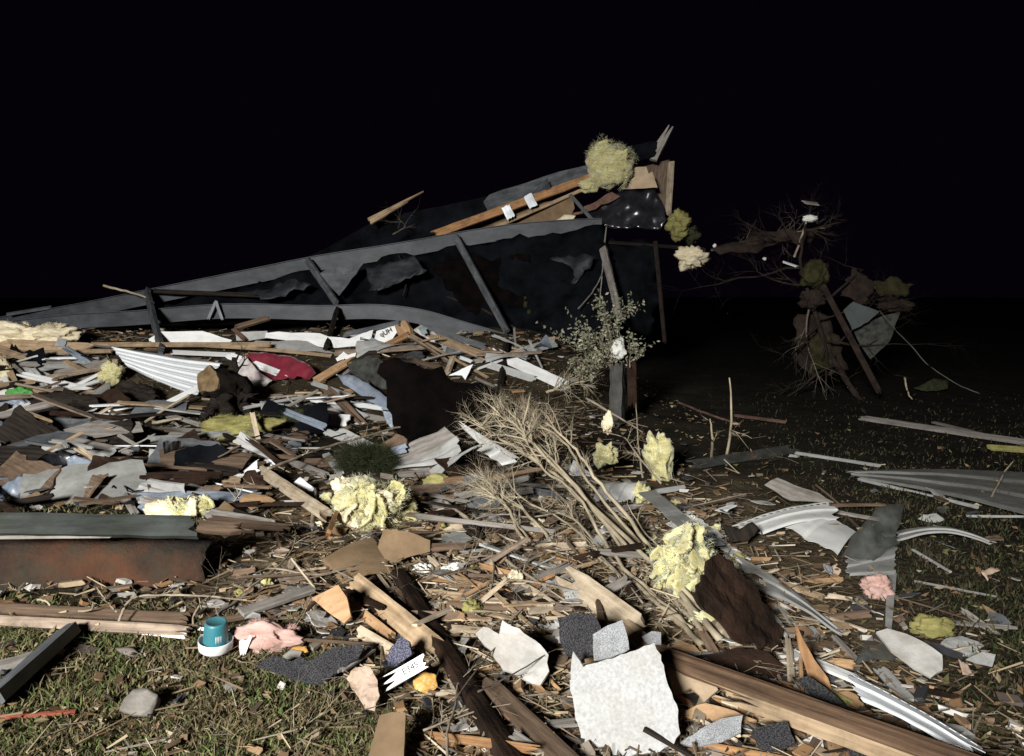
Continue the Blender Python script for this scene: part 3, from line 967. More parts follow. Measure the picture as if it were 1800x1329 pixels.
pl("long_board", (158, 606, 12.1), (478, 606, 11.9), 8, "pine", "long tan batten running behind the ribbed white panel", t=.03, n=(-.1, -1, .5))
sh("white_trim_board", [(414, 584), (470, 582), (474, 594), (440, 599), (416, 599)], "vinylg", "grey trim block between two white trim boards", "trim", n=(-.1, -1, .3), d=12.4, torn=.1, rough=.005, t=.02)
sh("white_trim_board", [(468, 586), (490, 583), (562, 586), (578, 592), (640, 598), (640, 608), (572, 612), (500, 598), (466, 594)], "white", "long white trim board crossed by a black outrigger", "trim", n=(-.1, -1, .35), d=12.3, torn=.12, rough=.008, t=.02)
pl("bent_batten", (350, 607, 12.0), (584, 626, 11.8), 6, "pine", "bent yellowish batten over the red cloth", "batten", t=.02, bend=.02, n=(-.1, -1, .6))
sh("flat_sheet", [(450, 600), (540, 600), (588, 620), (520, 616), (440, 607)], "vinylg", "flat grey panel between the trim boards and red cloth", "panel", n=(-.05, -.6, .8), d=12.0, t=.01)
pl("white_trim_strip", (300, 619, 11.9), (412, 624, 11.7), 10, "white", "white strip emerging behind the ribbed panel corner", "trim", t=.02)
pl("white_trim_strip", (398, 624, 11.35), (512, 664, 11.0), 12, "white", "bright white strip draped over the red cloth", "trim", t=.012, bend=.03, n=(-.1, -1, .6), jb=2)
sh("red_cloth", [(424, 628), (446, 619), (480, 620), (520, 630), (540, 640), (556, 656), (545, 668), (506, 664), (482, 669), (456, 656), (440, 640)], "redcloth", "crumpled dark red cloth in the pile", "cloth", n=(-.15, -1, .5), d=11.3, rough=.075, freq=4, dens=22, t=.008, smooth=True)
sh("lace_curtain", [(414, 640), (432, 626), (452, 650), (478, 668), (462, 682), (424, 672)], "lace", "stained lace cloth next to the red cloth", "cloth", n=(-.3, -1, .5), d=11.2, rough=.06, dens=16, smooth=True)
pl("short_board", (428, 676, 10.8), (466, 672, 10.8), 16, "vinylg", "short grey trim offcut beneath the lace cloth", "trim", t=.02)
pl("short_board", (554, 670, 10.9), (624, 628, 11.3), 15, "ply", "orange wedge of board beside the red cloth", t=.04, ja=.3, jb=1.2, n=(-.4, -1, .4))
pl("brown_bar", (412, 577, 12.6), (474, 558, 12.9), 9, "brown", "brown splintered bar lying on the trim boards", "bar", t=.05, ja=1.4, n=(-.3, -1, .4))
pl("brown_bar", (410, 578, 12.5), (432, 598, 12.3), 7, "rustbar", "rusty splintered end below the brown bar", "splinter", t=.03, ja=.5, jb=2)
sh("printed_carton", [(590, 630), (604, 618), (612, 624), (626, 620), (622, 634), (598, 644)], "white", "white and blue printed carton above the orange wedge", "carton", n=(-.3, -1, .3), d=11.7, rough=.02)
sh("blue_scrap", [(600, 632), (612, 620), (628, 622), (622, 630)], "tealsheet", "teal scrap on the printed carton", "scrap", n=(-.3, -1, .3), d=11.6, rough=.04)
sh("blue_grey_sheet", [(592, 658), (622, 660), (660, 684), (692, 708), (698, 728), (672, 722), (632, 694), (604, 676)], "bluesheet", "blue grey plastic sheet draped below the orange wedge", "plastic sheet", n=(-.2, -1, .6), d=10.3, rough=.03, dens=16, smooth=True)
sh("blue_grey_sheet", [(672, 722), (697, 726), (690, 756), (681, 744)], "bluesheet", "narrow tail of blue grey plastic hanging down", "plastic sheet", n=(-.2, -1, .3), d=10.0, rough=.03)
sh("netting", [(610, 640), (650, 625), (690, 640), (700, 690), (650, 680), (622, 660)], "net", "dark tangled netting above the blue grey sheet", "netting", n=(-.1, -1, .3), d=11.0, rough=.09, dens=16, torn=.6)

# the stump with its cut face
st = empty("tree_stump", P(385, 742, 9.6))
tag(st, "dark uprooted tree stump with a sawn face toward the light", "stump")
def log(parent, a, b, rpx, mat_bark, mat_cut):
    r = random.Random(4)
    A, B = P(*a), P(*b)
    R0 = rpx * mpx(A)
    path = []
    V, F = [], []
    seg, n = 22, 7
    d = (B - A).normalized()
    u = d.orthogonal().normalized(); w = d.cross(u)
    for i in range(n + 1):
        p = A.lerp(B, i / n)
        for k in range(seg):
            t = 2 * math.pi * k / seg
            rr = R0 * (1 + .35 * i / n) * (1 + .4 * noise.noise((math.cos(t) * 1.6, math.sin(t) * 1.6, i * .5)) + .12 * noise.noise((math.cos(t) * 5, math.sin(t) * 5, i)))
            V.append(p + (u * math.cos(t) + w * math.sin(t)) * rr)
    for i in range(n):
        for k in range(seg):
            F.append((i * seg + k, i * seg + (k + 1) % seg, (i + 1) * seg + (k + 1) % seg, (i + 1) * seg + k))
    F.append(tuple(n * seg + k for k in range(seg)))
    ring = [v.copy() for v in V[:seg]]
    Vl, M = local(V)
    link("bark", mesh("bark", Vl, F), M, mat_bark, parent, True)
    cv, cf = [A - d * .01], []
    for q in (.33, .66, 1.0):
        for v in ring:
            cv.append(A.lerp(v, q) - d * (.012 + .02 * r.random()))
    for k in range(seg):
        k2 = (k + 1) % seg
        cf.append((0, 1 + k, 1 + k2))
        for q in range(2):
            cf.append((1 + q * seg + k, 1 + (q + 1) * seg + k, 1 + (q + 1) * seg + k2, 1 + q * seg + k2))
    cf += [(1 + 2 * seg + k, len(cv) + k, len(cv) + (k + 1) % seg, 1 + 2 * seg + (k + 1) % seg) for k in range(seg)]
    cv += [v + d * .02 for v in ring]
    Vl, M = local(cv)
    link("cut_face", mesh("cut_face", Vl, cf), M, mat_cut, parent)
log(st, (368, 667, 9.5), (418, 688, 9.95), 22, "dark", "cutwood")
for k, (a, b, rp) in enumerate((((410, 690, 9.8), (440, 735, 9.6), 26), ((390, 690, 9.7), (352, 738, 9.45), 24), ((405, 680, 9.9), (412, 628, 10.1), 14), ((395, 700, 9.6), (398, 745, 9.4), 30))):
    br("root", [a, ((a[0] + b[0]) / 2 + 5, (a[1] + b[1]) / 2, (a[2] + b[2]) / 2), b], rp, "", "dark", parent=st, r1=.6, twigs=2, tl=.25, sides=8)
br("pale_stick", [(255, 742, 9.5), (292, 718, 9.55), (333, 694, 9.6)], 5, "straight pale stick leaning up to the stump", "drystem", "stick", r1=.8, wob=.02)
br("pale_stick", [(268, 743, 9.5), (320, 736, 9.5)], 6, "thick pale stick lying at the foot of the stump", "drystem", "stick", r1=.8)
sh("grey_metal_sheet", [(222, 735), (240, 712), (262, 704), (330, 706), (326, 722), (280, 734)], "slate", "grey metal sheet leaning in front of the white panel", "metal sheet", n=(-.1, -.8, .6), lift=.05)
sh("weathered_plywood", [(92, 762), (170, 740), (246, 742), (252, 758), (186, 766), (104, 776)], "grey", "large weathered grey plywood sheet below the black heap", "plywood", n=(-.05, -.45, .9), lift=.08, t=.015, rough=.012)
sh("weathered_plywood", [(12, 784), (66, 766), (104, 758), (154, 766), (150, 780), (60, 788)], "slate", "dark slate coloured sheet overlapping the weathered plywood", "plywood", n=(-.05, -.45, .9), lift=.05, t=.015, rough=.012)
sh("white_scrap", [(104, 760), (128, 752), (156, 752), (130, 760)], "white", "thin white strip lying on the weathered plywood", "strip", n=(-.05, -.4, .9), lift=.14)
br("thin_white_rod", [(148, 785), (270, 784), (394, 789)], 3, "long thin white rod in front of the weathered plywood", "white", "rod", r1=.9, wob=.05, lift=.08)
sh("fallen_wallboard", [(278, 786), (400, 790), (444, 800), (424, 832), (350, 826), (282, 812)], "brown", "brown grey door panel lying flat by the thin white rod", "panel", n=(-.05, -.45, .9), lift=.04, t=.03, torn=.1)
pl("short_block", (390, 845), (424, 846), 14, "pine", "short pinkish wood block beside the brown door panel", "block", t=.05)
pl("splintered_board", (290, 815), (408, 830), 12, "grey", "splintered grey board along the brown panel edge", t=.03, jb=2)
sh("blue_tarp", [(118, 808), (132, 800), (165, 812), (190, 828), (184, 852), (150, 842), (124, 830)], "bluesheet", "crumpled blue grey tarp on the mossy ground", "tarp", n=(-.2, -.9, .5), rough=.08, dens=18, smooth=True, lift=.05)
sh("blue_tarp", [(182, 828), (212, 822), (224, 840), (205, 858), (186, 852)], "slate", "dark fold at the end of the blue grey tarp", "tarp", n=(.2, -.9, .5), rough=.08, dens=14, smooth=True, lift=.05)
pl("white_lath", (206, 850), (238, 904), 11, "grey", "pale weathered slat in front of the tarp", "slat", t=.02, n=(-.3, -.4, .8))
pl("blue_metal_strip", (224, 848), (292, 890), 15, "bluesheet", "blue grey metal strip beside the weathered slat", "metal strip", t=.01)
pl("blue_metal_strip", (262, 876), (334, 850), 18, "bluesheet", "wide blue grey metal strip behind the yellow insulation lump", "metal strip", t=.01, lift=.06)
tuft("insulation_lump", (330, 893), 52, 20, "wool", "oval yellow insulation lump on the rusty beam", fib=500, rz=22, amp=.5, flaps=22, flapmat="woolcream", core=.6, fs=1.5)
tuft("insulation_lump", (290, 898), 26, 17, "woolcream", "pale crumpled insulation backing next to the oval lump", fib=150, amp=.5)
br("fallen_branch", [(364, 904), (410, 884), (450, 864), (466, 850)], 10, "thick weathered branch beside the oval insulation lump", "twig", twigs=2, tl=.15, lift=.06)
br("thin_white_rod", [(296, 836), (380, 850), (446, 866)], 3, "thin white rod slanting past the pinkish block", "white", "rod", r1=.9, wob=.05, lift=.05)
sh("dark_board", [(0, 786), (70, 788), (122, 806), (120, 822), (40, 818), (0, 812)], "dark", "wet black board at the edge of the mossy ground", "board", n=(0, -.6, .8), lift=.03, t=.03)

# rusty beam lying in front
rb = empty("rusty_steel_beam", P(150, 1070, 4.1))
tag(rb, "rusty brown steel box beam lying on the lawn with a grey top flange", "steel beam")
pl("top_flange", (-90, 919, 4.1), (352, 927, 4.14), 34, "mossbar", "", t=.04, n=(0, -.75, .66), ja=.1, jb=.4, rough=.05, parent=rb)
pl("flange_edge", (-90, 946, 4.08), (200, 943, 4.1), 5, "grey", "", t=.02, n=(0, -1, .4), parent=rb, jb=1)
HV, HF = [], []
H0, H1 = P(-130, 1022, 4.36), P(376, 1022, 4.42)
for i in range(41):
    c_ = H0.lerp(H1, i / 40)
    for j in range(17):
        t = math.radians(115 - 210 * j / 16)
        k_ = 1 + .10 * noise.noise((i * .22, j * .35, 4)) + .05 * noise.noise((i * .7, j * .9, 9)) - (.18 * noise.noise((j * .6, 3, 1)) ** 2 + .05 if i > 37 else 0)
        HV.append(Vector((c_.x + .03 * noise.noise((j * .8, i * .1, 6)) * (1 if i < 39 else 3), c_.y - .17 * math.cos(t) * k_, c_.z + .245 * math.sin(t) * k_)))
HF = [(i * 17 + j, i * 17 + j + 1, (i + 1) * 17 + j + 1, (i + 1) * 17 + j) for i in range(40) for j in range(16)]
HV, M = local(HV)
hull = link("rusty_hull", mesh("rusty_hull", HV, HF), M, "rust", rb, True)
solid(hull, .012)
pl("top_flange", (345, 926, 4.15), (425, 930, 4.25), 20, "brown", "", t=.04, n=(0, -.6, .8), ja=.3, jb=.8, parent=rb)

# front board and lawn edge
pl("long_board", (-60, 1088, 3.72), (338, 1110, 3.7), 15, "greypine", "long pinkish board along the front of the rusty beam", t=.035, n=(0, -.8, .6), jb=1.2)
pl("long_board", (-60, 1068, 3.86), (336, 1090, 3.84), 20, "brown", "dark brown board lying just behind the long pinkish board", t=.03, n=(0, -.4, .9))
pl("white_splinter", (230, 1108, 3.62), (332, 1119, 3.6), 9, "white", "white painted splinter under the long pinkish board", "splinter", t=.015, n=(0, -.9, .5), ja=2.5)
pl("white_trim_strip", (328, 1103, 3.68), (432, 1113, 3.66), 5, "white", "narrow white trim between the long board and pink insulation", "trim", t=.015, n=(0, -.9, .5))
pl("dark_post", (-20, 1236, 2.95), (122, 1108, 3.6), 36, "slate", "dark paint spotted post lying out of the lawn under the board", "post", t=.06, n=(-.3, -.6, .7), ja=.3, jb=.4, lift=.05)
sh("grey_offcut", [(-20, 1168), (40, 1150), (68, 1144), (54, 1166), (0, 1186), (-20, 1190)], "grey", "pale grey offcut lying beneath the spotted post", "offcut", n=(0, -.3, .95), lift=.015)
pl("red_lath", (-20, 1262), (134, 1251), 7, "redpaint", "red painted lath half sunk in the grass", "lath", t=.012, n=(0, -.2, 1))
br("rusty_twig", [(272, 1210), (268, 1184), (276, 1164)], 4, "short reddish stalk standing in the lawn", "rustbar", "stalk", r1=.7)
def rock(name, pts_, label, lift=.02, th=.03):
    sh(name, pts_, "stone", label, "stone", n=(-.1, -.55, .85), lift=lift, t=th, torn=.35, rough=.035, dens=8)
rock("flat_stone", [(214, 1252), (222, 1232), (236, 1216), (262, 1214), (280, 1226), (272, 1246), (262, 1260), (232, 1258)], "flat rough stone in the middle of the lawn", .03, .04)
rock("flat_stone", [(204, 1142), (222, 1139), (236, 1142), (246, 1150), (232, 1154), (214, 1150)], "small flat stone near the shadow of the board", .015, .02)

# tub
tb = empty("plastic_tub", G(377, 1158))
tag(tb, "teal plastic tub with a wide white rim upside down on the grass", "tub")
k = mpx(G(377, 1158)) * 1.0
M0 = Matrix.Translation(G(377, 1158) + Vector((0, .02, .045))) @ Matrix.Rotation(.08, 4, 'Y') @ Matrix.Rotation(.1, 4, 'X')
def lpart(name, prof, mat, par):
    V, F = lathe([(a * k, b * k) for a, b in prof])
    return link(name, mesh(name, V, F), M0, mat, par, True)
body = lpart("tub_body", [(19.5, 6), (18.6, 18), (17.2, 40), (16.4, 43.5), (14.6, 44.6), (13.4, 43.6), (0.01, 43.4)], "teal", tb)
rim = lpart("rim", [(19, 8), (20, 4), (23.5, 3), (24.5, 5), (25.4, 14), (26, 15), (26.4, 13), (25.6, 0), (22, -4), (.01, -4)], "white", tb)
V, F = [], []
for i in range(8):
    a = -1.25 + i * .08
    for z, rr in ((12, 18.75), (27, 17.85)):
        V.append(Vector((rr * k * math.cos(a), rr * k * math.sin(a), z * k)))
F = [(2 * i, 2 * i + 2, 2 * i + 3, 2 * i + 1) for i in range(7)]
o = link("paper_label", mesh("paper_label", V, F), M0, "vinylg", body, True)
solid(o, .0008)
tuft("pink_insulation", (425, 1122), 30, 18, "woolpink", "pink insulation wad next to the teal tub", fib=350, amp=.7, rz=14, flaps=10, core=.75)
tuft("pink_insulation", (468, 1124), 44, 24, "woolpink", "larger pink insulation heap beyond the white shard", fib=500, amp=.7, rz=16, flaps=8)
tuft("pink_insulation", (466, 1100, 3.62), 13, 9, "woolpink", "small round pink wad on the larger pink heap", fib=100, amp=.3)
sh("white_shard", [(421, 1128), (426, 1124), (434, 1126), (440, 1116), (443, 1120), (431, 1152), (422, 1150)], "white", "white plastic shard stuck upright before the pink insulation", "shard", n=(-.3, -1, .25), rough=.01, torn=.05, t=.004, lift=.01)
sh("yellow_scrap", [(500, 1150), (516, 1138), (538, 1136), (542, 1146), (520, 1152)], "amber", "yellow film scrap above the black shingle strip", "scrap", n=(-.1, -.6, .8), rough=.06, lift=.02)
br("arching_twig", [(206, 1104, 3.62), (214, 1078, 3.66), (226, 1058, 3.7), (246, 1048, 3.75), (290, 1046, 3.8), (360, 1048, 3.85), (450, 1056, 3.9)], 4.5, "long twig arching in front of the rusty beam", "twig", r1=.8, twigs=3, tl=.08)
br("arching_twig", [(342, 1112, 3.6), (340, 1086, 3.66), (352, 1062, 3.7), (372, 1046, 3.78)], 4, "short twig bowing beside the arching twig", "twig", r1=.7, twigs=2, tl=.06)
br("bare_twig", [(206, 1076, 3.72), (186, 1056, 3.72), (170, 1032, 3.74)], 4, "forked bare twig against the rusty face", "twig", twigs=4, tl=.07)
br("bare_twig", [(138, 1075, 3.72), (160, 1072, 3.72), (164, 1060, 3.7)], 4, "pale bent twig at the foot of the rusty face", "drystem", twigs=2, tl=.05)
br("bare_twig", [(66, 1054, 3.8), (80, 1056, 3.78), (88, 1064, 3.76)], 4, "short curled twig at the foot of the rusty face", "drystem", r1=.8)

# ---------------------------------------------------------------- middle wreck below the lower beam
sh("hollow_shade_sheet", [(668, 640), (760, 650), (884, 690), (872, 752), (800, 768), (706, 772), (680, 700)], "voidblack", "near black panel standing in for the shade of the hollow", "wall panel", n=(.2, -1, .15), d=11.3, rough=.06, t=.04, torn=.8, dens=16)  # dark sheet added where the hollow lies in shade
pl("round_post", (698, 681, 10.8), (852, 741, 9.6), 13, "pine", "tan round ended pole slanting through the dark hollow", "pole", t=.05, n=(-.2, -.8, .6), ja=.2, jb=.4)
pl("blue_grey_bar", (602, 590, 12.6), (704, 567, 12.8), 9, "slate", "blue grey bar above the lettered white sheet", "bar", t=.04, n=(-.1, -1, .4))
ls = sh("lettered_sheet", [(656, 602), (662, 582), (698, 571), (702, 578), (686, 602), (668, 604)], "white", "white sheet with smudged black letters under the blue grey bar", "sheet", n=(-.25, -1, .2), d=12.4, rough=.006, torn=.12, t=.006)
c0 = P(678, 584, 12.34)
text("qUH", .11, Matrix.Translation(c0) @ Matrix.Rotation(math.radians(-26), 4, 'Y') @ Matrix.Rotation(math.pi / 2, 4, 'X'), "ink", ls)
sh("white_fragment", [(612, 596), (632, 588), (656, 580), (652, 598), (634, 592), (632, 604)], "white", "torn white siding fragment beside the lettered sheet", "siding", n=(-.2, -1, .2), d=12.4)
sh("grey_fragment", [(614, 590), (640, 586), (650, 596), (628, 596)], "vinylg", "grey torn fragment on the white siding fragment", "siding", n=(-.2, -1, .2), d=12.3)
pl("tan_block", (702, 566, 12.4), (722, 600, 12.2), 26, "ply", "tan split block at the peak of the small gable", "block", t=.1, n=(-.5, -1, .3), jb=.8)
pl("orange_stick", (660, 616, 12.0), (722, 587, 12.1), 11, "orange", "orange stick slanting down from the split block", "stick", t=.05, ja=2, n=(-.3, -1, .5))
pl("thin_batten", (722, 588, 12.1), (858, 664, 11.6), 5, "pine", "thin tan batten forming the slope of the small gable", "batten", t=.02)
pl("grey_fascia", (734, 571, 12.4), (858, 612, 12.1), 11, "slate", "grey fascia strip beyond the thin tan batten", "fascia", t=.03, n=(-.1, -1, .5))
pl("splintered_board", (752, 588, 12.2), (868, 632, 11.9), 18, "pine", "broad splintered board below the grey fascia strip", t=.03, ja=1.5, jb=1.5)
sh("crumpled_paper", [(726, 580), (740, 570), (768, 588), (790, 600), (786, 610), (756, 600)], "lace", "crumpled printed paper at the gable peak", "paper", n=(-.2, -1, .5), d=12.1, rough=.06, dens=14)
sh("blue_scrap", [(734, 576), (746, 574), (752, 586), (742, 588)], "tealsheet", "blue scrap caught behind the split block", "scrap", n=(-.2, -1, .3), d=12.05, rough=.05)
pl("short_post", (797, 626, 11.6), (785, 658, 11.3), 11, "pale", "short pale post standing in the dark hollow", "post", t=.05, n=(-.5, -1, .1))
pl("brown_bar", (700, 626, 11.6), (792, 652, 11.3), 9, "brown", "brown bar crossing behind the short pale post", "bar", t=.04)
pl("white_chip", (808, 628, 11.5), (830, 636, 11.4), 7, "white", "small white chip on the splintered board edge", "chip", t=.02)
pl("white_trim_board", (860, 616, 12.0), (1002, 682, 11.4), 19, "white", "long white trim board running under the low beam end", "trim", t=.02, n=(-.1, -1, .4), jb=.3)
pl("white_trim_board", (856, 640, 11.7), (942, 668, 11.4), 13, "vinylg", "dull white trim beneath the long white trim board", "trim", t=.02, n=(-.1, -1, .4))
sh("folded_metal", [(788, 660), (822, 644), (832, 640), (818, 668), (812, 660)], "metalw", "folded white metal corner poking from the hollow", "metal", n=(-.4, -1, .3), d=11.2, rough=.01)
pl("white_strip", (814, 658, 11.2), (884, 632, 11.5), 6, "white", "narrow white strip behind the folded metal corner", "strip", t=.01)
pl("grey_stick", (834, 664, 11.1), (870, 680, 10.9), 5, "grey", "grey stick below the folded metal corner", "stick", t=.02)
pl("white_plank", (548, 735, 9.6), (614, 740, 9.5), 23, "white", "bright blank white plank above the two slanted planks", "plank", t=.02, n=(-.1, -.8, .7), ja=.2, jb=.2)
pl("white_plank", (558, 752), (642, 786), 13, "vinyl", "slanted white plank below the bright blank one", "plank", t=.02)
pl("white_plank", (596, 756), (652, 785), 15, "vinyl", "shorter slanted white plank lying against its twin", "plank", t=.02, lift=.05)
pl("grey_plank", (578, 716, 10.0), (692, 742, 9.6), 12, "grey", "grey plank behind the bright white plank", "plank", t=.02)
pl("grey_plank", (548, 672, 10.8), (640, 706, 10.2), 10, "vinylg", "thin grey siding strips under the blue grey sheet", "plank", t=.02)
sh("grey_scrap", [(580, 712), (612, 712), (648, 730), (640, 738), (596, 724)], "vinylg", "dull grey scrap leaning behind the bright white plank", "scrap", n=(-.1, -.8, .6), d=9.9)
pl("splintered_post", (456, 826), (574, 906), 20, "pale", "pale splintered post with an orange broken end", "post", t=.07, lift=.08, ja=.9, jb=.5, n=(-.5, -.5, .7))
pl("brown_stake", (577, 938), (600, 878), 11, "orange", "orange brown stake leaning by the central insulation", "stake", t=.03, n=(-.6, -.8, .3), lift=.08)
br("dead_stalk", [(548, 925), (552, 892), (556, 858)], 9, "grey dead stem beside the orange brown stake", "twig", "stem", r1=.7, lift=.05)
pl("tan_plank", (700, 834), (832, 826), 11, "grey", "tan grey plank in front of the dark hollow", "plank", t=.03)
pl("tan_plank", (716, 796), (798, 816), 12, "vinylg", "grey board end behind the tan grey plank", "plank", t=.02)
br("long_branch", [(470, 824), (520, 806), (566, 788), (640, 768), (706, 750), (780, 744), (852, 748)], 6, "long thin branch arching from the planks to the shrub top", "twig", r1=.6, twigs=9, tl=.16, lift=.16)
pl("grey_plank", (452, 786), (514, 812), 11, "grey", "grey plank end near the long thin branch", "plank", t=.03)
pl("grey_plank", (512, 812), (574, 836), 12, "grey", "short grey plank beside the green netting", "plank", t=.03)
pl("brown_plank", (438, 778), (540, 768), 9, "brown", "brown plank in front of the olive insulation", "plank", t=.03)
pl("grey_plank", (572, 798), (600, 832), 13, "vinylg", "short grey slat standing before the green netting", "slat", t=.02)
pl("white_hook", (454, 806), (482, 820), 9, "white", "bent white strip beside the splintered post", "strip", t=.01, bend=.15)
sh("white_film", [(516, 848), (528, 838), (552, 858), (550, 864), (524, 862)], "white", "thin white film scrap beside the splintered post", "film", n=(-.2, -.8, .6), rough=.06, lift=.03)
tuft("olive_insulation", (425, 752), 48, 22, "woololive", "olive insulation heap in front of the stump", fib=300, amp=.6, rz=26)
tuft("olive_insulation", (380, 762), 20, 12, "woololive", "small olive tuft at the near side of the stump", fib=120)
tuft("moss_ball", (520, 740), 26, 20, "moss", "dark green mossy ball beside the olive insulation", "moss", fib=260, amp=.5, core=.8, flen=.25)
tuft("green_netting", (640, 812), 52, 26, "moss", "green needle clump tangled with insulation behind the centre", "plant", fib=1500, amp=.8, rz=26, flen=.4, core=.6)
tuft("olive_insulation", (650, 808), 32, 22, "woololive", "olive insulation caught in the green needle clump", fib=200, amp=.6)
tuft("olive_insulation", (772, 848), 26, 13, "woololive", "flat olive insulation piece under the tan grey plank", fib=150, amp=.4)
tuft("white_puff", (776, 794), 8, 7, "cotton", "small white puff behind the tan grey plank", "puff", fib=60)

# central insulation
ci = tuft("central_insulation", (652, 896), 48, 46, "wool", "large torn yellow insulation chunk in the centre", fib=700, amp=.62, rz=30, flaps=30, flapmat="woolcream", core=.8, fs=1.15)
tuft("paper_backing", (640, 862, 5.42), 34, 22, "woolcream", "", fib=160, amp=.8, parent=ci, rz=16, core=.8)
tuft("side_lobe", (706, 905, 5.42), 25, 28, "wool", "", fib=260, amp=.6, parent=ci, rz=18)
tuft("paper_backing", (600, 858, 5.5), 14, 15, "woolcream", "", fib=60, amp=.6, parent=ci)

# cardboard
cb = siding("brown_cardboard", [(566, 984, 4.42), (660, 944, 4.75), (694, 1008, 4.5), (602, 1026, 4.2)], "card", "brown corrugated cardboard sheet bent over the lumber", "cardboard", "wave", nb=22, bend=.07, depth=.0035, jag=.015, ns=16)
sh("cardboard_flap", [(674, 930), (716, 934), (756, 950), (756, 970), (716, 980), (684, 996), (664, 962)], "card", "", n=(.15, -.8, .6), d=4.6, rough=.025, freq=2, torn=.08, dens=12, t=.005, parent=cb)
br("curled_edge", [(612, 1022, 4.4), (628, 1008, 4.4), (646, 998, 4.42), (662, 996, 4.44)], 8, "", "cardpale", parent=cb, r1=.9, wob=.06)
br("white_hose", [(614, 1086, 3.95), (618, 1060, 4.05), (621, 1036, 4.15), (634, 1018, 4.25), (650, 1002, 4.3)], 8, "ribbed white strip hanging down from the cardboard edge", "white", "strip", r1=.9, wob=.1)
pl("grey_tan_plank", (424, 1078), (552, 1034), 19, "grey", "grey tan plank pointing toward the orange plywood", "plank", t=.02, lift=.07, ja=.1, jb=.2)
sh("orange_plywood", [(548, 1052), (596, 1028), (610, 1050), (618, 1084), (606, 1096), (580, 1078)], "ply", "orange plywood piece under the cardboard corner", "plywood", n=(-.35, -.8, .5), lift=.06, t=.012, torn=.15)
pl("tan_lumber", (622, 1022, 4.3), (764, 1140, 3.62), 34, "pine", "broad tan splintered lumber below the cardboard", "lumber", t=.04, n=(-.45, -.5, .75), ja=.3, jb=1.6)
pl("tan_lumber", (600, 1048, 4.15), (690, 1120, 3.75), 15, "ply", "orange edged strip beside the broad tan lumber", "lumber", t=.03, n=(-.4, -.7, .6))
pl("black_bar", (634, 1064, 3.98), (702, 1104, 3.72), 11, "dark", "short black bar lying on the broad tan lumber", "bar", t=.03)
pl("brown_timber", (700, 1006, 4.3), (922, 1376), 28, "umber", "long brown timber, shaded side coloured dark, running toward the viewer", "timber", t=.05, n=(.35, -.35, .85), ja=.3, jb=.1)  # shade on this side of the timber put into its dark colour
pl("pale_strip", (664, 1008, 4.3), (762, 1144, 3.5), 6, "pale", "thin pale strip along the far half of the brown timber", "strip", t=.012)
pl("pale_strip", (755, 1138, 3.5), (872, 1340, 2.6), 6, "pale", "thin pale strip along the near half of the brown timber", "strip", t=.012)
pl("brown_timber", (850, 1200), (1012, 1356), 36, "brown", "second brown timber beside the big drywall piece", "timber", t=.04, n=(.1, -.4, .9))
pl("pale_strip", (884, 1232, 3.0), (1000, 1345, 2.53), 10, "pale", "splintered pale strip on the second brown timber", "strip", t=.012, ja=3)
pl("cream_lath", (628, 1108, 3.72), (692, 1146, 3.5), 19, "pale", "cream splintered slat near the blue shingle", "slat", t=.02, n=(-.3, -.6, .7))
sh("blue_shingle", [(680, 1156), (690, 1136), (706, 1120), (720, 1128), (725, 1150), (700, 1170), (684, 1174)], "bluetar", "blue black shingle chip above the lettered slat", "shingle", n=(-.3, -.8, .5), lift=.05, t=.012, torn=.4)
lt = pl("lettered_lath", (670, 1206, 2.98), (750, 1160, 3.0), 23, "white", "white slat with black letters among brown litter", "slat", t=.012, n=(-.3, -.9, .45), ja=1.0, jb=.3)
ml = WM[lt.name]
text("E34S", .036, ml @ Matrix.Translation((.032, .002, .0078)), "ink", lt)
sh("black_shingle_strip", [(452, 1176), (470, 1160), (556, 1156), (600, 1138), (634, 1130), (638, 1142), (606, 1176), (572, 1200), (500, 1188)], "tar", "long ragged black shingle strip on the lawn edge", "shingle", n=(0, -.55, .85), lift=.03, torn=.6, rough=.03, t=.012, dens=14)
pl("grey_lath", (596, 1182, 3.25), (658, 1140, 3.45), 9, "grey", "grey slat leaning on the black shingle strip", "slat", t=.012, lift=.06)
sh("paper_bag", [(608, 1192), (622, 1174), (650, 1172), (662, 1190), (666, 1222), (658, 1250), (642, 1246), (624, 1216)], "paper", "crumpled pinkish tan paper bag by the lettered slat", "paper bag", n=(-.3, -.7, .6), lift=.04, rough=.11, freq=4.5, dens=16, smooth=False, t=.003)
sh("amber_wrapper", [(726, 1196), (744, 1180), (766, 1186), (770, 1208), (746, 1224), (730, 1214)], "amber", "crumpled amber wrapper under the lettered slat", "wrapper", n=(-.2, -.7, .6), lift=.02, rough=.1, freq=4, dens=16)
sh("tan_board_end", [(646, 1345), (668, 1260), (690, 1254), (714, 1256), (710, 1345)], "card", "flat tan board end standing out of the grass", "board", n=(-.1, -.55, .85), lift=.06, t=.02, torn=.05, rough=.004)
br("dry_sprig", [(790, 1345), (786, 1290), (800, 1240), (806, 1200), (830, 1176)], 6, "tall bare sprig in front of the brown timber", "twig", twigs=6, tl=.14, lift=.08, r1=.5)
br("dry_sprig", [(760, 1225), (762, 1260), (756, 1300)], 3, "thin upright straw near the tan board end", "drystem", lift=.05)
br("bare_twig", [(744, 1284), (800, 1262), (860, 1244), (900, 1236)], 4.5, "grey twig crossing the brown timber", "twig", twigs=4, tl=.1, lift=.07)
br("bare_twig", [(840, 1216), (900, 1186), (960, 1150), (980, 1140)], 3.5, "thin twig crossing the broken plaster", "bark", lift=.12, twigs=1)
br("bare_twig", [(800, 1230), (860, 1150), (905, 1110), (930, 1090)], 3.5, "thin curved twig behind the broken plaster", "bark", lift=.12, twigs=2, tl=.1)
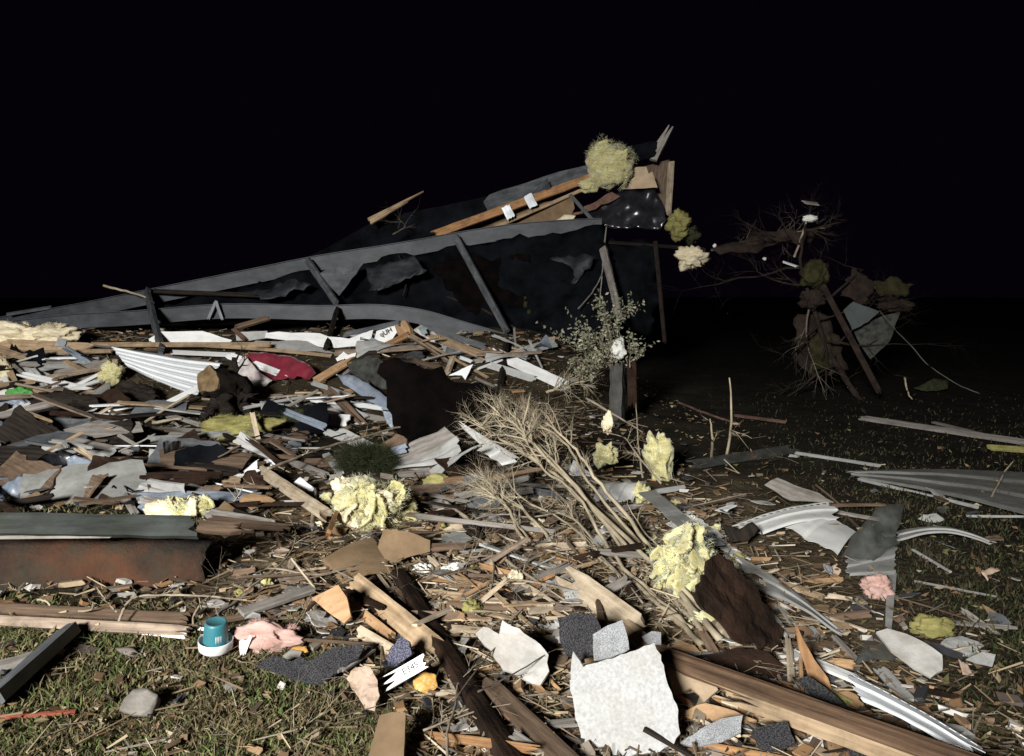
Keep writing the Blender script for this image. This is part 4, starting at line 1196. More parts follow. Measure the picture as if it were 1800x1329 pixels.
pl("tan_plank", (715, 1040), (840, 1052), 14, "pine", "pale plank lying beyond the brown timber", "plank", t=.02)
pl("tan_plank", (800, 1042), (952, 1034), 13, "orange", "orange plank behind the splintered striped lumber", "plank", t=.02)

# plaster, shingles and the big drywall piece
sh("broken_plaster", [(836, 1114), (850, 1102), (878, 1116), (884, 1092), (902, 1104), (950, 1134), (964, 1152), (966, 1182), (950, 1206), (922, 1196), (884, 1178), (862, 1142)], "plaster", "jagged white plaster chunk beside the black shingles", "plaster", n=(-.15, -.6, .8), lift=.04, torn=.35, rough=.03, t=.013, dens=14)
sh("paper_layer", [(884, 1094), (900, 1104), (944, 1134), (936, 1146), (900, 1124)], "plaster", "torn paper layer peeling off the plaster chunk", "paper", n=(-.15, -.6, .8), lift=.12, torn=.3, rough=.05)
sh("black_shingle", [(980, 1086), (1012, 1078), (1044, 1080), (1056, 1102), (1054, 1148), (1022, 1160), (996, 1152), (984, 1126)], "tar", "black shingle slab above the big drywall piece", "shingle", n=(-.1, -.75, .6), lift=.1, torn=.4, rough=.03, t=.015)
sh("grey_shingle", [(1042, 1116), (1068, 1100), (1094, 1090), (1102, 1116), (1106, 1142), (1076, 1156), (1044, 1162)], "shingle", "light grey speckled shingle resting on the black slab", "shingle", n=(-.15, -.7, .65), lift=.16, torn=.2, rough=.02, t=.008)
sh("grey_shingle", [(1128, 1120), (1146, 1110), (1162, 1112), (1162, 1136), (1138, 1132)], "shingle", "small grey shingle chip at the drywall's upper corner", "shingle", n=(-.1, -.7, .7), lift=.08, torn=.2, t=.008)
dw = sh("drywall_piece", [(1002, 1196), (1012, 1196), (1030, 1170), (1060, 1162), (1100, 1150), (1150, 1131), (1162, 1152), (1176, 1208), (1190, 1240), (1196, 1290), (1184, 1310), (1160, 1322), (1100, 1330), (1040, 1326), (1022, 1302), (1012, 1260)], "drywall", "large bright white drywall piece at the front", "drywall", n=(-.25, -.70, .66), d=2.72, anchor=(1100, 1330), torn=.16, rough=.014, freq=4, t=.014, dens=26)
sh("torn_flap", [(1004, 1176), (1008, 1145), (1020, 1162), (1032, 1184), (1026, 1196), (1004, 1200)], "drywall", "", n=(-.8, -.55, .45), d=2.95, torn=.1, rough=.02, t=.005, parent=dw)
pl("striped_lumber", (990, 1008, 4.25), (1118, 1106, 3.55), 44, "pale", "splintered pale lumber with striped grain above the drywall", "lumber", t=.05, n=(-.3, -.5, .8), ja=1.3, jb=.2)
pl("striped_lumber", (1090, 1090, 3.6), (1140, 1140, 3.3), 26, "pine", "tan lumber end wedged behind the grey shingle chip", "lumber", t=.05, n=(-.1, -.6, .7))
wp = pl("long_lumber", (1142, 1146), (1810, 1384), 35, "walnut", "long brown lumber with a pale lower edge at the front", "lumber", t=.04, n=(.02, -.35, .93), ja=.3, jb=.1, lift=.13)
Lw = (pt((1142, 1148), .13) - pt((1810, 1396), .13)).length
link("pale_edge", plank_mesh(Lw * .84, .055, .012, 4, .2, 0, 1, .04, 5), WM[wp.name] @ Matrix.Translation((Lw * .08, -.053, -.022)) @ Matrix.Rotation(math.radians(68), 4, "X"), "pine", wp)
sh("jagged_plywood", [(1166, 1158), (1206, 1168), (1240, 1186), (1262, 1214), (1238, 1236), (1214, 1210), (1186, 1222)], "cardpale", "jagged tan plywood below the long brown lumber", "plywood", n=(-.1, -.5, .85), lift=.05, torn=.5, t=.012)
sh("jagged_plywood", [(1198, 1254), (1240, 1238), (1290, 1250), (1330, 1268), (1290, 1272), (1214, 1266)], "ply", "orange plywood strip above the speckled grey shingle", "plywood", n=(-.1, -.5, .85), lift=.04, torn=.4, t=.012)
pl("thin_brown_board", (1168, 1218, 2.98), (1352, 1244, 2.9), 11, "brown", "thin brown board poking over the drywall edge", "board", t=.02, n=(0, -.7, .7), ja=.8)
pl("thin_brown_board", (1250, 1236, 2.92), (1440, 1272, 2.8), 18, "orange", "rust orange board tucked below the long lumber", "board", t=.02, n=(0, -.6, .8), ja=1.5)
sh("grey_shingle", [(1196, 1306), (1232, 1282), (1268, 1264), (1306, 1258), (1302, 1288), (1270, 1304), (1226, 1314)], "shingle", "curved speckled grey shingle lying before the plywood strip", "shingle", n=(-.1, -.55, .85), lift=.04, torn=.25, rough=.03, t=.008)
sh("black_shingle", [(1322, 1284), (1352, 1274), (1384, 1270), (1390, 1290), (1398, 1308), (1370, 1322), (1334, 1316)], "tar", "square black shingle near the front edge", "shingle", n=(0, -.55, .85), lift=.05, torn=.25, t=.01)
sh("black_shingle", [(1492, 1312), (1516, 1300), (1546, 1312), (1560, 1345), (1500, 1345)], "tar", "black shingle corner under the long lumber", "shingle", n=(0, -.5, .85), lift=.03, torn=.3, t=.01)
sh("white_shard", [(1404, 1304), (1424, 1296), (1432, 1284), (1446, 1290), (1448, 1316), (1420, 1314)], "plaster", "small hooked white plaster shard near the front edge", "shard", n=(-.1, -.6, .8), lift=.03, torn=.4)
pl("orange_lath", (1462, 1285), (1476, 1350), 22, "ply", "upright orange slat under the long lumber", "slat", t=.02, n=(-.2, -.6, .7))
pl("orange_lath", (1486, 1292), (1496, 1350), 14, "orange", "narrow orange slat beside the upright one", "slat", t=.02, n=(-.2, -.6, .7))
pl("orange_lath", (1210, 1310), (1400, 1345), 18, "orange", "orange slat lying along the bottom edge", "slat", t=.02)
br("bare_twig", [(1300, 1272, 2.8), (1322, 1244, 2.84), (1336, 1232, 2.86)], 5, "stub of twig sticking up by the thin brown board", "twig", r1=.7)
br("bare_twig", [(1720, 1322, 2.75), (1712, 1290, 2.8), (1722, 1262, 2.85), (1734, 1256, 2.86)], 6, "hooked brown twig at the front corner", "twig", r1=.6, twigs=2, tl=.1)

# ---------------------------------------------------------------- insulation and shrub bundle on the right of centre
ri = tuft("torn_insulation", (1205, 1000), 50, 58, "wool", "large ragged yellow insulation beside the leaning dry stems", fib=800, amp=.65, rz=26, flaps=30, core=.8, fs=1.15, rot=.25)
tuft("upper_lobe", (1226, 948, 4.75), 30, 26, "wool", "", fib=250, amp=.55, parent=ri, rz=18, core=.8)
tuft("insulation_tail", (1262, 1100), 40, 10, "wool", "flat yellow insulation tail at the foot of the dry stems", fib=120, rot=.5, amp=.5)
tuft("insulation_scrap", (1158, 808, 6.8), 18, 40, "wool", "ragged yellow strip caught on twigs behind the stems", fib=260, amp=.75, rot=-.15, flaps=5)
tuft("insulation_scrap", (1064, 800, 6.9), 15, 17, "wool", "small yellow scrap on a twig beside the ragged strip", fib=100, amp=.9)
tuft("insulation_scrap", (1068, 745, 7.2), 8, 15, "woolcream", "pale scrap on a twig tip above the leaning stems", fib=60, amp=.8)
tuft("insulation_scrap", (1128, 872, 5.9), 13, 20, "wool", "yellow scrap above the curled white siding", fib=100, amp=.7)
tuft("insulation_scrap", (906, 1018), 12, 14, "woolcream", "pale cream scrap near the striped lumber tip", fib=80, amp=.6)
tuft("insulation_scrap", (832, 1076), 17, 17, "woololive", "olive yellow tuft on the litter behind the plaster", fib=120, amp=.8)
tuft("white_puff", (795, 1004), 14, 11, "cotton", "crumpled white tissue puff in the straw", "tissue", fib=90, amp=.8)
tuft("white_puff", (744, 1000), 12, 8, "cotton", "small white fluff beside the cardboard flap", "tissue", fib=80, amp=.9)
tuft("pink_insulation", (1544, 1036), 20, 18, "woolpink", "faint pink wad beside the upright grey siding", fib=150, amp=.6)
tuft("insulation_scrap", (1640, 1104), 26, 15, "woololive", "dim yellow tuft out on the dark lawn", fib=150, amp=.7)

def shrub(name, label, stems, mat, cat, fuzz, fl, seed):
    """leaning bundle of stems: each stem is a part; twig heads are parts of their stem"""
    r = random.Random(seed)
    base = pt(stems[0][0][0], .04)
    root = empty(name, base)
    tag(root, label, cat)
    for pix, rpx, nf in stems:
        W = [pt(p, .04) for p in pix]
        rad = rpx * mpx(W[0]) / 2 * 1.15 * r.uniform(.7, 1.2)
        W = [w_ + rv(r) * (.035 if q_ else .02) for q_, w_ in enumerate(W)]
        sp = smoothpath(W, 7, rad * .6, r)
        n = len(sp)
        main = [(p, rad * (1 - .6 * i / (n - 1))) for i, p in enumerate(sp)]
        V, F = tubes([main], 6)
        V, M = local(V)
        so = link("stem", mesh("stem", V, F), M, mat, root, True)
        paths = []
        for _ in range(nf):
            i = int(n - 2 - (r.random() ** 1.8) * n * .45)
            d = (sp[i + 1] - sp[i]).normalized()
            grow(paths, sp[i], (d * 1.3 + rv(r) * .75).normalized(), fl * r.uniform(.5, 1.2), max(.006, main[i][1] * .42), 2, r, .9, 3, 4)
        if paths:
            V, F = tubes(paths, 3)
            V, M = local(V)
            link("twig_head", mesh("twig_head", V, F), M, mat, so)["kind"] = "stuff"
    return root

shrub("dry_stem_bundle", "tall bundle of dry tan stems leaning across the wreckage with feathery tips",
      [([(1286, 1136), (1180, 1010, 4.75), (1060, 890, 5.15), (960, 800, 5.6), (900, 745, 6.0), (872, 722, 6.2)], 16, 16),
       ([(1262, 1132), (1150, 1000, 4.7), (1030, 868, 5.1), (945, 790, 5.5), (890, 742, 5.8), (866, 734, 6.0)], 12, 14),
       ([(1240, 1110), (1140, 970, 4.8), (1050, 856, 5.2), (985, 780, 5.6), (945, 742, 5.9), (928, 716, 6.1)], 10, 14),
       ([(1205, 1090), (1110, 980, 4.7), (1000, 850, 5.2), (930, 770, 5.6), (905, 728, 5.9)], 9, 14),
       ([(1270, 1100), (1190, 1030, 4.6), (1090, 935, 5.0), (1010, 850, 5.4), (968, 786, 5.7), (950, 748, 5.9)], 9, 12),
       ([(1180, 1080), (1090, 990, 4.6), (1010, 880, 5.0), (955, 820, 5.4), (915, 766, 5.7), (880, 745, 5.9)], 8, 12),
       ([(1295, 1142), (1220, 1070, 4.3), (1130, 990, 4.6), (1070, 930, 4.9)], 11, 0),
       ([(1230, 1140), (1150, 1060, 4.2), (1060, 990, 4.5), (1000, 950, 4.8)], 9, 2),
       ([(1276, 1120), (1170, 985, 4.75), (1075, 868, 5.2), (1005, 790, 5.6), (962, 744, 5.9)], 11, 14),
       ([(1250, 1128), (1120, 985, 4.7), (1005, 870, 5.1), (920, 792, 5.6), (862, 752, 5.9), (848, 738, 6.0)], 10, 18),
       ([(1215, 1105), (1125, 1030, 4.4), (1050, 960, 4.8), (990, 900, 5.1)], 9, 3),
       ([(1300, 1128), (1236, 1040, 4.5), (1160, 960, 4.85), (1100, 900, 5.1)], 10, 2)], "drystem", "shrub", 1, .24, 3)
br("seed_stalk", [(912, 760, 5.75), (924, 730, 5.8), (932, 690, 5.85)], 4, "single seed stalk rising above the feathery stem tips", "drystem", "stalk", twigs=3, tl=.08)
shrub("dry_stem_cluster", "smaller cluster of pale brushy stems before the leaning bundle",
      [([(1030, 1010), (985, 960, 4.9), (930, 900, 5.2), (890, 866, 5.4), (862, 850, 5.5)], 9, 16),
       ([(1010, 1015), (960, 975, 4.8), (905, 905, 5.1), (868, 862, 5.4)], 8, 14),
       ([(985, 1000), (925, 950, 4.9), (880, 890, 5.2), (850, 852, 5.5)], 7, 14),
       ([(1060, 985), (990, 920, 5.0), (920, 880, 5.3), (884, 844, 5.6)], 6, 10)], "drystem", "shrub", 1, .2, 9)
for a in (([(690, 970), (760, 940), (840, 930), (930, 960), (1000, 975)], 6, "long pale twig winding across the centre litter", 8), ([(830, 900), (860, 950), (868, 1000), (862, 1040)], 5, "bare twig standing up in the centre litter", 6),
          ([(780, 880), (830, 920), (890, 985), (960, 1030)], 7, "grey branch running under the small stem cluster", 10), ([(900, 1010), (950, 975), (1030, 965), (1080, 1000), (1130, 1060)], 6, "curved pale branch beneath the leaning bundle", 5),
          ([(760, 1010), (830, 1030), (910, 1020)], 5, "short twig beside the crumpled tissue puff", 8), ([(960, 850), (1010, 900), (1040, 980)], 5, "dark twig tangled behind the small cluster", 9),
          ([(640, 990), (560, 1010), (470, 1000), (420, 1030)], 5, "bare twig crossing before the clay clump", 8), ([(430, 1040), (500, 985), (520, 940), (505, 905)], 4, "curved upright twig near the clay clump", 5),
          ([(880, 1110), (930, 1060), (980, 1030)], 4, "thin dry twig arching above the plaster", 5), ([(1010, 1040), (900, 1020), (820, 1052)], 5, "flat twig lying along the orange plank", 7)):
    br("bare_twig", a[0], a[1], a[2], "twig", twigs=a[3], tl=.14, lift=.07, depth=2, r1=.5)
br("sapling", [(1130, 840, 6.5), (1122, 780, 6.8), (1118, 708, 7.1)], 4, "thin bare stem rising above the ragged yellow strip", "twig", twigs=4, tl=.2)
br("sapling", [(1030, 872, 5.9), (1026, 830, 6), (1012, 776, 6.2)], 5, "short dark stem standing behind the leaning bundle", "twig", "stem", r1=.5, twigs=2, tl=.1)
br("sapling", [(1030, 700, 8.4), (1090, 735, 8.0), (1130, 760, 7.7)], 5, "slanting bare branch below the leafy bush", "twig", "branch", twigs=2, tl=.2)
br("sapling", [(1162, 850, 6.2), (1120, 800, 6.6), (1098, 770, 6.9), (1060, 760, 7.0)], 4, "forked twig that holds the yellow scraps", "twig", "branch", twigs=7, tl=.25)
br("sapling", [(1250, 808), (1252, 770, 7.3), (1248, 736, 7.3)], 6, "short forked sapling on the dark lawn", "drystem", twigs=2, tl=.2)
br("sapling", [(1276, 806), (1286, 740, 7.4), (1282, 664, 7.4)], 6, "tall thin sapling on the dark lawn", "drystem", twigs=3, tl=.25)

# ---------------------------------------------------------------- leafy bush and broken post
bp_ = empty("broken_concrete_post", P(1085, 742, 9.2))
tag(bp_, "broken grey post standing under the leafy bush", "post")
pl("post_shaft", (1084, 745, 9.2), (1086, 640, 9.6), 22, "dimgrey", "", t=.16, n=(-.4, -1, .1), ja=.2, jb=.5, rough=.08, parent=bp_)
pl("post_side", (1112, 720, 9.5), (1110, 630, 9.7), 16, "umber", "", t=.12, n=(-.2, -1, .1), parent=bp_, jb=.8)
tuft("white_rag", (1088, 614, 9.5), 11, 16, "cotton", "white rag hooked on top of the broken post", "rag", amp=.6, fib=40)
bush = empty("leafy_bush", P(1080, 650, 9.7))
tag(bush, "small bush with pale green leaves above the broken post", "bush")
r = random.Random(21)
paths, tips = [], []
for i in range(15):
    a = P(1060 + r.uniform(-20, 50), 645 + r.uniform(-10, 10), 9.7 + r.uniform(-.2, .3))
    b = P(1072 + r.uniform(-64, 52), 580 + r.uniform(-26, 40), 9.7 + r.uniform(-.4, .5))
    pp = []
    grow(pp, a, (b - a).normalized(), (b - a).length * .9, .009, 2, r, .6, 5, 3)
    V, F = tubes(pp, 4)
    Vl, M = local(V)
    link("stem", mesh("stem", Vl, F), M, "twig", bush, True)
    tips += [q for path in pp for q, _ in path[1:]]
V, F, K = [], [], []
for p in tips:
    for _ in range(3):
        d = rv(r)
        L = r.uniform(.025, .06)
        s_ = d.orthogonal().normalized() * L * .3
        q = p + rv(r) * .03
        n0 = len(V)
        V += [q, q + d * L * .5 + s_, q + d * L, q + d * L * .5 - s_]
        F += [(n0, n0 + 1, n0 + 2), (n0, n0 + 2, n0 + 3)]
        c = r.choice([(.27, .28, .18), (.34, .33, .23), (.2, .21, .13), (.4, .37, .27)])
        K += [(*c, 1)] * 4
o = link("leaves", scatter_mesh(V, F, K), Matrix(), "leaf", bush)
o["kind"] = "stuff"
br("dead_grass_clump", [(960, 690, 10.2), (1000, 676, 10.2), (1040, 668, 10.1)], 6, "dry weedy clump at the white trim board end", "drystem", "weeds", twigs=26, tl=.4, depth=2)

# ---------------------------------------------------------------- siding and scraps on the right
siding("white_siding", [(803, 738, 7.6), (905, 800, 6.7), (880, 814, 6.6), (812, 752, 7.5)], "vinyl", "pointed white siding sliver left of the leaning bundle", nb=1, jag=.12)
siding("white_siding", [(838, 792, 6.9), (858, 778, 7.0), (908, 812, 6.5), (884, 818, 6.5)], "vinyl", "short ridged siding piece below the pointed sliver", nb=2, jag=.06)
sh("white_siding", [(998, 838), (1008, 808), (1022, 820), (1050, 840), (1024, 836)], "white", "folded white siding corner behind the leaning bundle", "siding", n=(-.5, -.9, .4), d=6.9, rough=.01)
siding("white_siding", [(1020, 836, 6.8), (1120, 858, 6.3), (1118, 872, 6.2), (1024, 842, 6.8)], "vinylg", "narrow grey siding strip behind the curled panel", nb=1)
siding("white_siding", [(1040, 884, 5.9), (1068, 850, 6.3), (1140, 850, 6.2), (1112, 882, 5.9)], "vinyl", "curled white panel behind the leaning stems", nb=3, bend=.1, depth=.02)
pl("grey_strip", (1108, 872, 6.0), (1206, 856, 6.2), 11, "vinylg", "flat grey strip pointing away from the curled panel", "siding", t=.01)
siding("white_siding", [(1122, 866), (1150, 862), (1272, 958), (1232, 962)], "vinylg", "dull grey siding length sloping behind the ragged insulation", nb=2, lift=.12)
siding("white_siding", [(1168, 922, 5.2), (1214, 898, 5.4), (1272, 944, 5.1), (1236, 962, 4.9)], "vinyl", "bright slotted siding corner above the ragged insulation", nb=2, hem=True, depth=.012)
siding("white_siding", [(1262, 942, 5.1), (1322, 984, 4.8), (1304, 992, 4.7), (1246, 950, 5.0)], "white", "white siding strip behind the ragged insulation", nb=1, jag=.1)
siding("white_siding", [(1296, 986, 4.75), (1482, 1100, 4.0), (1472, 1126, 3.9), (1318, 1026, 4.5)], "vinylg", "long grey twisted siding over the dark brown panel", nb=2, bend=.04, twist=.15)
siding("white_siding", [(1282, 976, 4.7), (1384, 1108, 3.95), (1376, 1116, 3.9), (1274, 984, 4.65)], "vinyl", "thin white siding edge beside the dark brown panel", nb=1, jag=.06)
sh("brown_wallboard", [(1246, 984), (1276, 984), (1334, 1044), (1376, 1108), (1376, 1142), (1300, 1130), (1256, 1086), (1218, 1046)], "umber", "dark brown curved panel between insulation and siding", "panel", n=(.55, -.55, .6), d=4.3, rough=.03, freq=6, t=.012, torn=.7, dens=18, smooth=False)
sh("brown_wallboard", [(1236, 1152), (1296, 1138), (1350, 1146), (1390, 1180), (1362, 1192), (1290, 1176)], "umber", "brown carpet patch behind the long brown lumber", "carpet", n=(0, -.4, .9), lift=.03, rough=.02, torn=.3)
siding("white_siding", [(1284, 926, 5.3), (1466, 882, 5.5), (1472, 916, 5.2), (1340, 940, 5.1)], "vinyl", "wide white siding panel with a slotted upper hem", nb=2, hem=True, bend=.05)
siding("white_siding", [(1364, 922, 5.15), (1424, 890, 5.4), (1504, 936, 5.05), (1474, 974, 4.8)], "vinyl", "white siding panel folded over the slotted one", nb=2, bend=.04, jag=.03)
sh("black_scrap", [(1268, 922), (1300, 930), (1322, 918), (1334, 930), (1316, 950), (1282, 952)], "dark", "black torn scrap under the slotted siding panel", "scrap", n=(0, -.7, .7), lift=.05, rough=.05, torn=.6)
sh("screen_mesh", [(1478, 980), (1510, 930), (1540, 892), (1590, 886), (1578, 956), (1530, 990)], "net", "dark torn window screen beside the folded siding", "screen", n=(-.1, -.8, .6), d=4.9, rough=.05, torn=.6, t=.003)
siding("white_siding", [(1486, 984, 4.75), (1578, 954, 4.85), (1574, 1010, 4.5), (1494, 1012, 4.5)], "vinylg", "square grey siding piece under the torn window screen", nb=2)
siding("white_siding", [(1560, 1010, 4.5), (1576, 1008, 4.5), (1567, 1106, 3.9), (1556, 1100, 3.9)], "vinylg", "narrow grey siding strip hanging below the square piece", nb=1)
siding("white_siding", [(1576, 934, 5.2), (1748, 954, 5.0), (1740, 958, 4.95), (1578, 952, 5.05)], "vinylg", "arched grey siding strip on the dark lawn", nb=2, bend=.12, jag=.03)
siding("white_siding", [(1504, 828, 7.0), (1830, 832, 7.2), (1830, 912, 5.8), (1512, 842, 6.8)], "vinyld", "long ribbed grey panel at the far lawn edge", "siding", "lap", nb=3, depth=.02, jag=.05, bend=.02)
pl("grey_rod", (1508, 842, 6.75), (1720, 892, 5.9), 4, "vinylg", "grey rod along the lower edge of the ribbed grey panel", "rod", t=.02)
br("sapling", [(1740, 880, 6.0), (1762, 836, 6.2), (1782, 808, 6.3)], 4, "thin stalk bent over the ribbed grey panel", "twig", "stalk")
sh("grey_board", [(1344, 852), (1366, 840), (1440, 868), (1466, 884), (1390, 880)], "grey", "dull grey board lying beyond the slotted siding", "board", n=(0, -.5, .85), lift=.03)
pl("far_board", (1512, 734), (1820, 780), 11, "grey", "long grey board lying far out on the dark lawn", "board", t=.03)
pl("far_board", (1640, 742), (1820, 786), 6, "grey", "pale trim beside the long far board", "trim", t=.02)
pl("far_board", (1734, 786), (1820, 792), 10, "woololive", "dim yellowish board near the ribbed grey panel", "board", t=.03)
pl("grey_rod", (1398, 796), (1548, 819), 5, "vinylg", "thin pale rod lying on the dark lawn", "rod", t=.02)
pl("brown_mat", (1210, 818), (1400, 788), 22, "net", "dark woven mat behind the yellow strip", "mat", t=.015)
siding("slotted_siding_strip", [(1378, 1134, 3.38), (1506, 1186, 3.05), (1500, 1202, 3.0), (1388, 1154, 3.32)], "vinyl", "dull upper length of the slotted white siding strip", nb=1, hem=True, jag=.08, depth=.008)
siding("slotted_siding_strip", [(1496, 1184, 3.02), (1728, 1316, 2.5), (1670, 1312, 2.46), (1512, 1232, 2.82)], "metalw", "bright white slotted siding strip beside the long lumber", nb=2, hem=True, jag=.05, bend=.02, depth=.01)
sh("curved_shard", [(1396, 1090), (1412, 1124), (1432, 1160), (1456, 1192), (1466, 1222), (1444, 1222), (1420, 1186), (1404, 1140)], "orange", "orange brown curved shard standing by the slotted strip", "shard", n=(-.5, -.9, .3), d=3.25, torn=.08, rough=.015, t=.006)
pl("olive_board", (1400, 1196), (1494, 1244), 24, "woololive", "olive stained board under the slotted strip", "board", t=.015, lift=.03)
sh("grey_shingle", [(1398, 1196), (1420, 1188), (1468, 1222), (1486, 1240), (1440, 1234)], "tar", "dark shingle wedge below the orange curved shard", "shingle", n=(0, -.5, .85), lift=.07)
pl("tan_board", (1462, 1216), (1520, 1240), 22, "ply", "tan plywood end below the slotted strip", "plywood", t=.015, lift=.03)
pl("tan_board", (1336, 1014), (1448, 1050), 10, "pine", "tan lath lying beneath the twisted grey siding", "lath", t=.015)
sh("drywall_scrap", [(1540, 1112), (1560, 1106), (1594, 1116), (1640, 1140), (1656, 1152), (1656, 1180), (1636, 1192), (1606, 1176), (1566, 1146)], "plaster", "pale oblong drywall scrap on the dark grass", "drywall", n=(-.1, -.5, .85), lift=.04, torn=.25, t=.012)
sh("screen_mesh", [(1500, 1172), (1520, 1128), (1540, 1112), (1580, 1136), (1572, 1162), (1536, 1160)], "net", "dark mesh scrap beside the oblong drywall scrap", "screen", n=(0, -.5, .85), lift=.03, rough=.04)
pl("grey_lath", (1546, 1174), (1604, 1238), 20, "vinylg", "grey slat lying below the oblong drywall scrap", "slat", t=.01)
sh("grey_plate", [(1698, 1160), (1726, 1146), (1750, 1152), (1744, 1172), (1716, 1166)], "vinylg", "grey pointed scrap near the pale twig", "scrap", n=(0, -.5, .85), lift=.03)
br("pale_stick", [(1628, 1136), (1680, 1142), (1724, 1128)], 6, "pale curved stick on the dark grass", "drystem", "stick", lift=.03)
sh("tan_scrap", [(1684, 1158), (1700, 1168), (1712, 1188), (1692, 1186)], "paper", "crumpled tan scrap beside the grey pointed scrap", "scrap", n=(0, -.6, .8), rough=.06, lift=.02)
pl("pale_stick", (1604, 966), (1672, 1006), 4, "vinylg", "thin pale splinter on the dark lawn", "splinter", t=.01)
sh("tan_scrap", [(1724, 1006), (1742, 998), (1760, 1002), (1740, 1010), (1736, 1022)], "paper", "pinkish torn scrap at the lawn's far side", "scrap", n=(0, -.6, .8), rough=.05, lift=.02)
sh("tan_scrap", [(1726, 1062), (1756, 1080), (1762, 1090), (1740, 1084)], "card", "tan torn strip lying in the dark grass", "scrap", n=(0, -.5, .8), rough=.03, lift=.02)

# ---------------------------------------------------------------- dim debris far on the right
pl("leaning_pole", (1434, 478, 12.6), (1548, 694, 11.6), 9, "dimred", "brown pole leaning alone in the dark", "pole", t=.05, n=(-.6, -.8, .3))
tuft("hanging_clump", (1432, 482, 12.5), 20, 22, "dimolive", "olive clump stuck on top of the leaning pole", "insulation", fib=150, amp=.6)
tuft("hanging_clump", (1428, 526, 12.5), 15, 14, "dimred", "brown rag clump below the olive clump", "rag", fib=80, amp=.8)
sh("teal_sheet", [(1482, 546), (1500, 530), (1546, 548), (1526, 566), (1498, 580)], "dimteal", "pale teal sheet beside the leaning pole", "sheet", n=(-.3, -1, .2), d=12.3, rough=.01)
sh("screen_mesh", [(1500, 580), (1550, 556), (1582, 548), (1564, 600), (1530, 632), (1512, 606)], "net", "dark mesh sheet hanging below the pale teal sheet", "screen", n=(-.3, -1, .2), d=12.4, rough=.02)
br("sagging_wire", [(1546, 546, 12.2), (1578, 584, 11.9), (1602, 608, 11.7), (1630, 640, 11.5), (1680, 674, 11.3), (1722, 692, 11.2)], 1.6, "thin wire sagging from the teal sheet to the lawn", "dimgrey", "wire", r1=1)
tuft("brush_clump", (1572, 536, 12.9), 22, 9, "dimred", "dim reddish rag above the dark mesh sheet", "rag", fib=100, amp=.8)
pl("white_splinter", (1376, 460, 12.8), (1408, 471, 12.8), 5, "white", "white splinter hanging in the dark beside the olive clump", "splinter", t=.02)
br("bare_branch", [(1396, 452, 12.8), (1408, 420, 12.9), (1418, 388, 13)], 4, "grey stick standing up to a white tip", "twig", "stick", r1=.8)
tuft("white_puff", (1424, 384, 13), 10, 5, "cotton", "white puff on the tip of the standing stick", "puff", fib=20)
pl("grey_scrap", (1410, 355, 13.1), (1440, 359, 13.1), 9, "grey", "grey scrap floating above the white tipped stick", "scrap", t=.02)
br("bare_branch", [(1250, 440, 15.0), (1310, 428, 14.6), (1380, 412, 14.0), (1462, 398, 13.4)], 5, "dim horizontal branch reaching out from the roof end", "bark", twigs=16, tl=.5, depth=2)
br("bare_branch", [(1422, 540, 12.6), (1418, 600, 12.4), (1450, 690, 12.2)], 4, "dark upright branch beside the leaning pole", "bark", twigs=9, tl=.5, depth=2)
for (u, v, d), lb_ in zip(((1256, 432, 15), (1344, 455, 14), (1302, 448, 14.5)), ("white crumb nearest the roof end in the dark", "white crumb nearest the olive clump in the dark", "faint pinkish crumb between two white crumbs")):
    tuft("hanging_crumb", (u, v, d), 3, 3, "cotton", lb_, "crumb", fib=0, sub=2)
br("red_rod", [(1188, 706), (1240, 726), (1300, 746)], 4, "thin reddish rod lying beyond the saplings", "rustbar", "rod", r1=.9)
pl("red_board", (1290, 730), (1382, 742), 6, "rustbar", "reddish lath lying behind the tall sapling", "lath", t=.02)
sh("green_bag", [(1606, 682), (1640, 666), (1668, 668), (1666, 684), (1630, 688)], "moss", "dim green plastic bag far out on the lawn", "bag", n=(0, -.8, .5), rough=.05, lift=.03)
br("bare_twig", [(1590, 664, 11.8), (1596, 690, 11.6), (1604, 702, 11.5)], 4, "small pale twig beside the dim green bag", "drystem")

# the snapped tree whose dark limbs fill the gap beyond the roof end
tr = empty("snapped_tree", G(1512, 702))
tag(tr, "snapped leafless tree standing dim in the dark beyond the roof end", "tree")
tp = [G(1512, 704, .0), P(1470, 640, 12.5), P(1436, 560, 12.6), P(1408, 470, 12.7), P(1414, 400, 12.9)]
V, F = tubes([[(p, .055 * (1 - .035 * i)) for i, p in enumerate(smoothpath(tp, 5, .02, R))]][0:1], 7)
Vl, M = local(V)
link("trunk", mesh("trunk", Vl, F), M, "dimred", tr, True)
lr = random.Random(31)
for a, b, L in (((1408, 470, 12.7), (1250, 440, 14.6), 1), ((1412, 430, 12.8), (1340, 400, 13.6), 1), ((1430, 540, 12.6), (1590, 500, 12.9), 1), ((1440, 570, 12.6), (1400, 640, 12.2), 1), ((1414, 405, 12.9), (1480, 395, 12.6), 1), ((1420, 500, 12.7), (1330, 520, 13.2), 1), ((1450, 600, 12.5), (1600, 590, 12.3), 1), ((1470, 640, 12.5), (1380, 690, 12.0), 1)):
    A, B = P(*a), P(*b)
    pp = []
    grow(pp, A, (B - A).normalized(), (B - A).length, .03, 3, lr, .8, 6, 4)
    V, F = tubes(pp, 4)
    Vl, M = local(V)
    link("limb", mesh("limb", Vl, F), M, "dimred", tr, True)

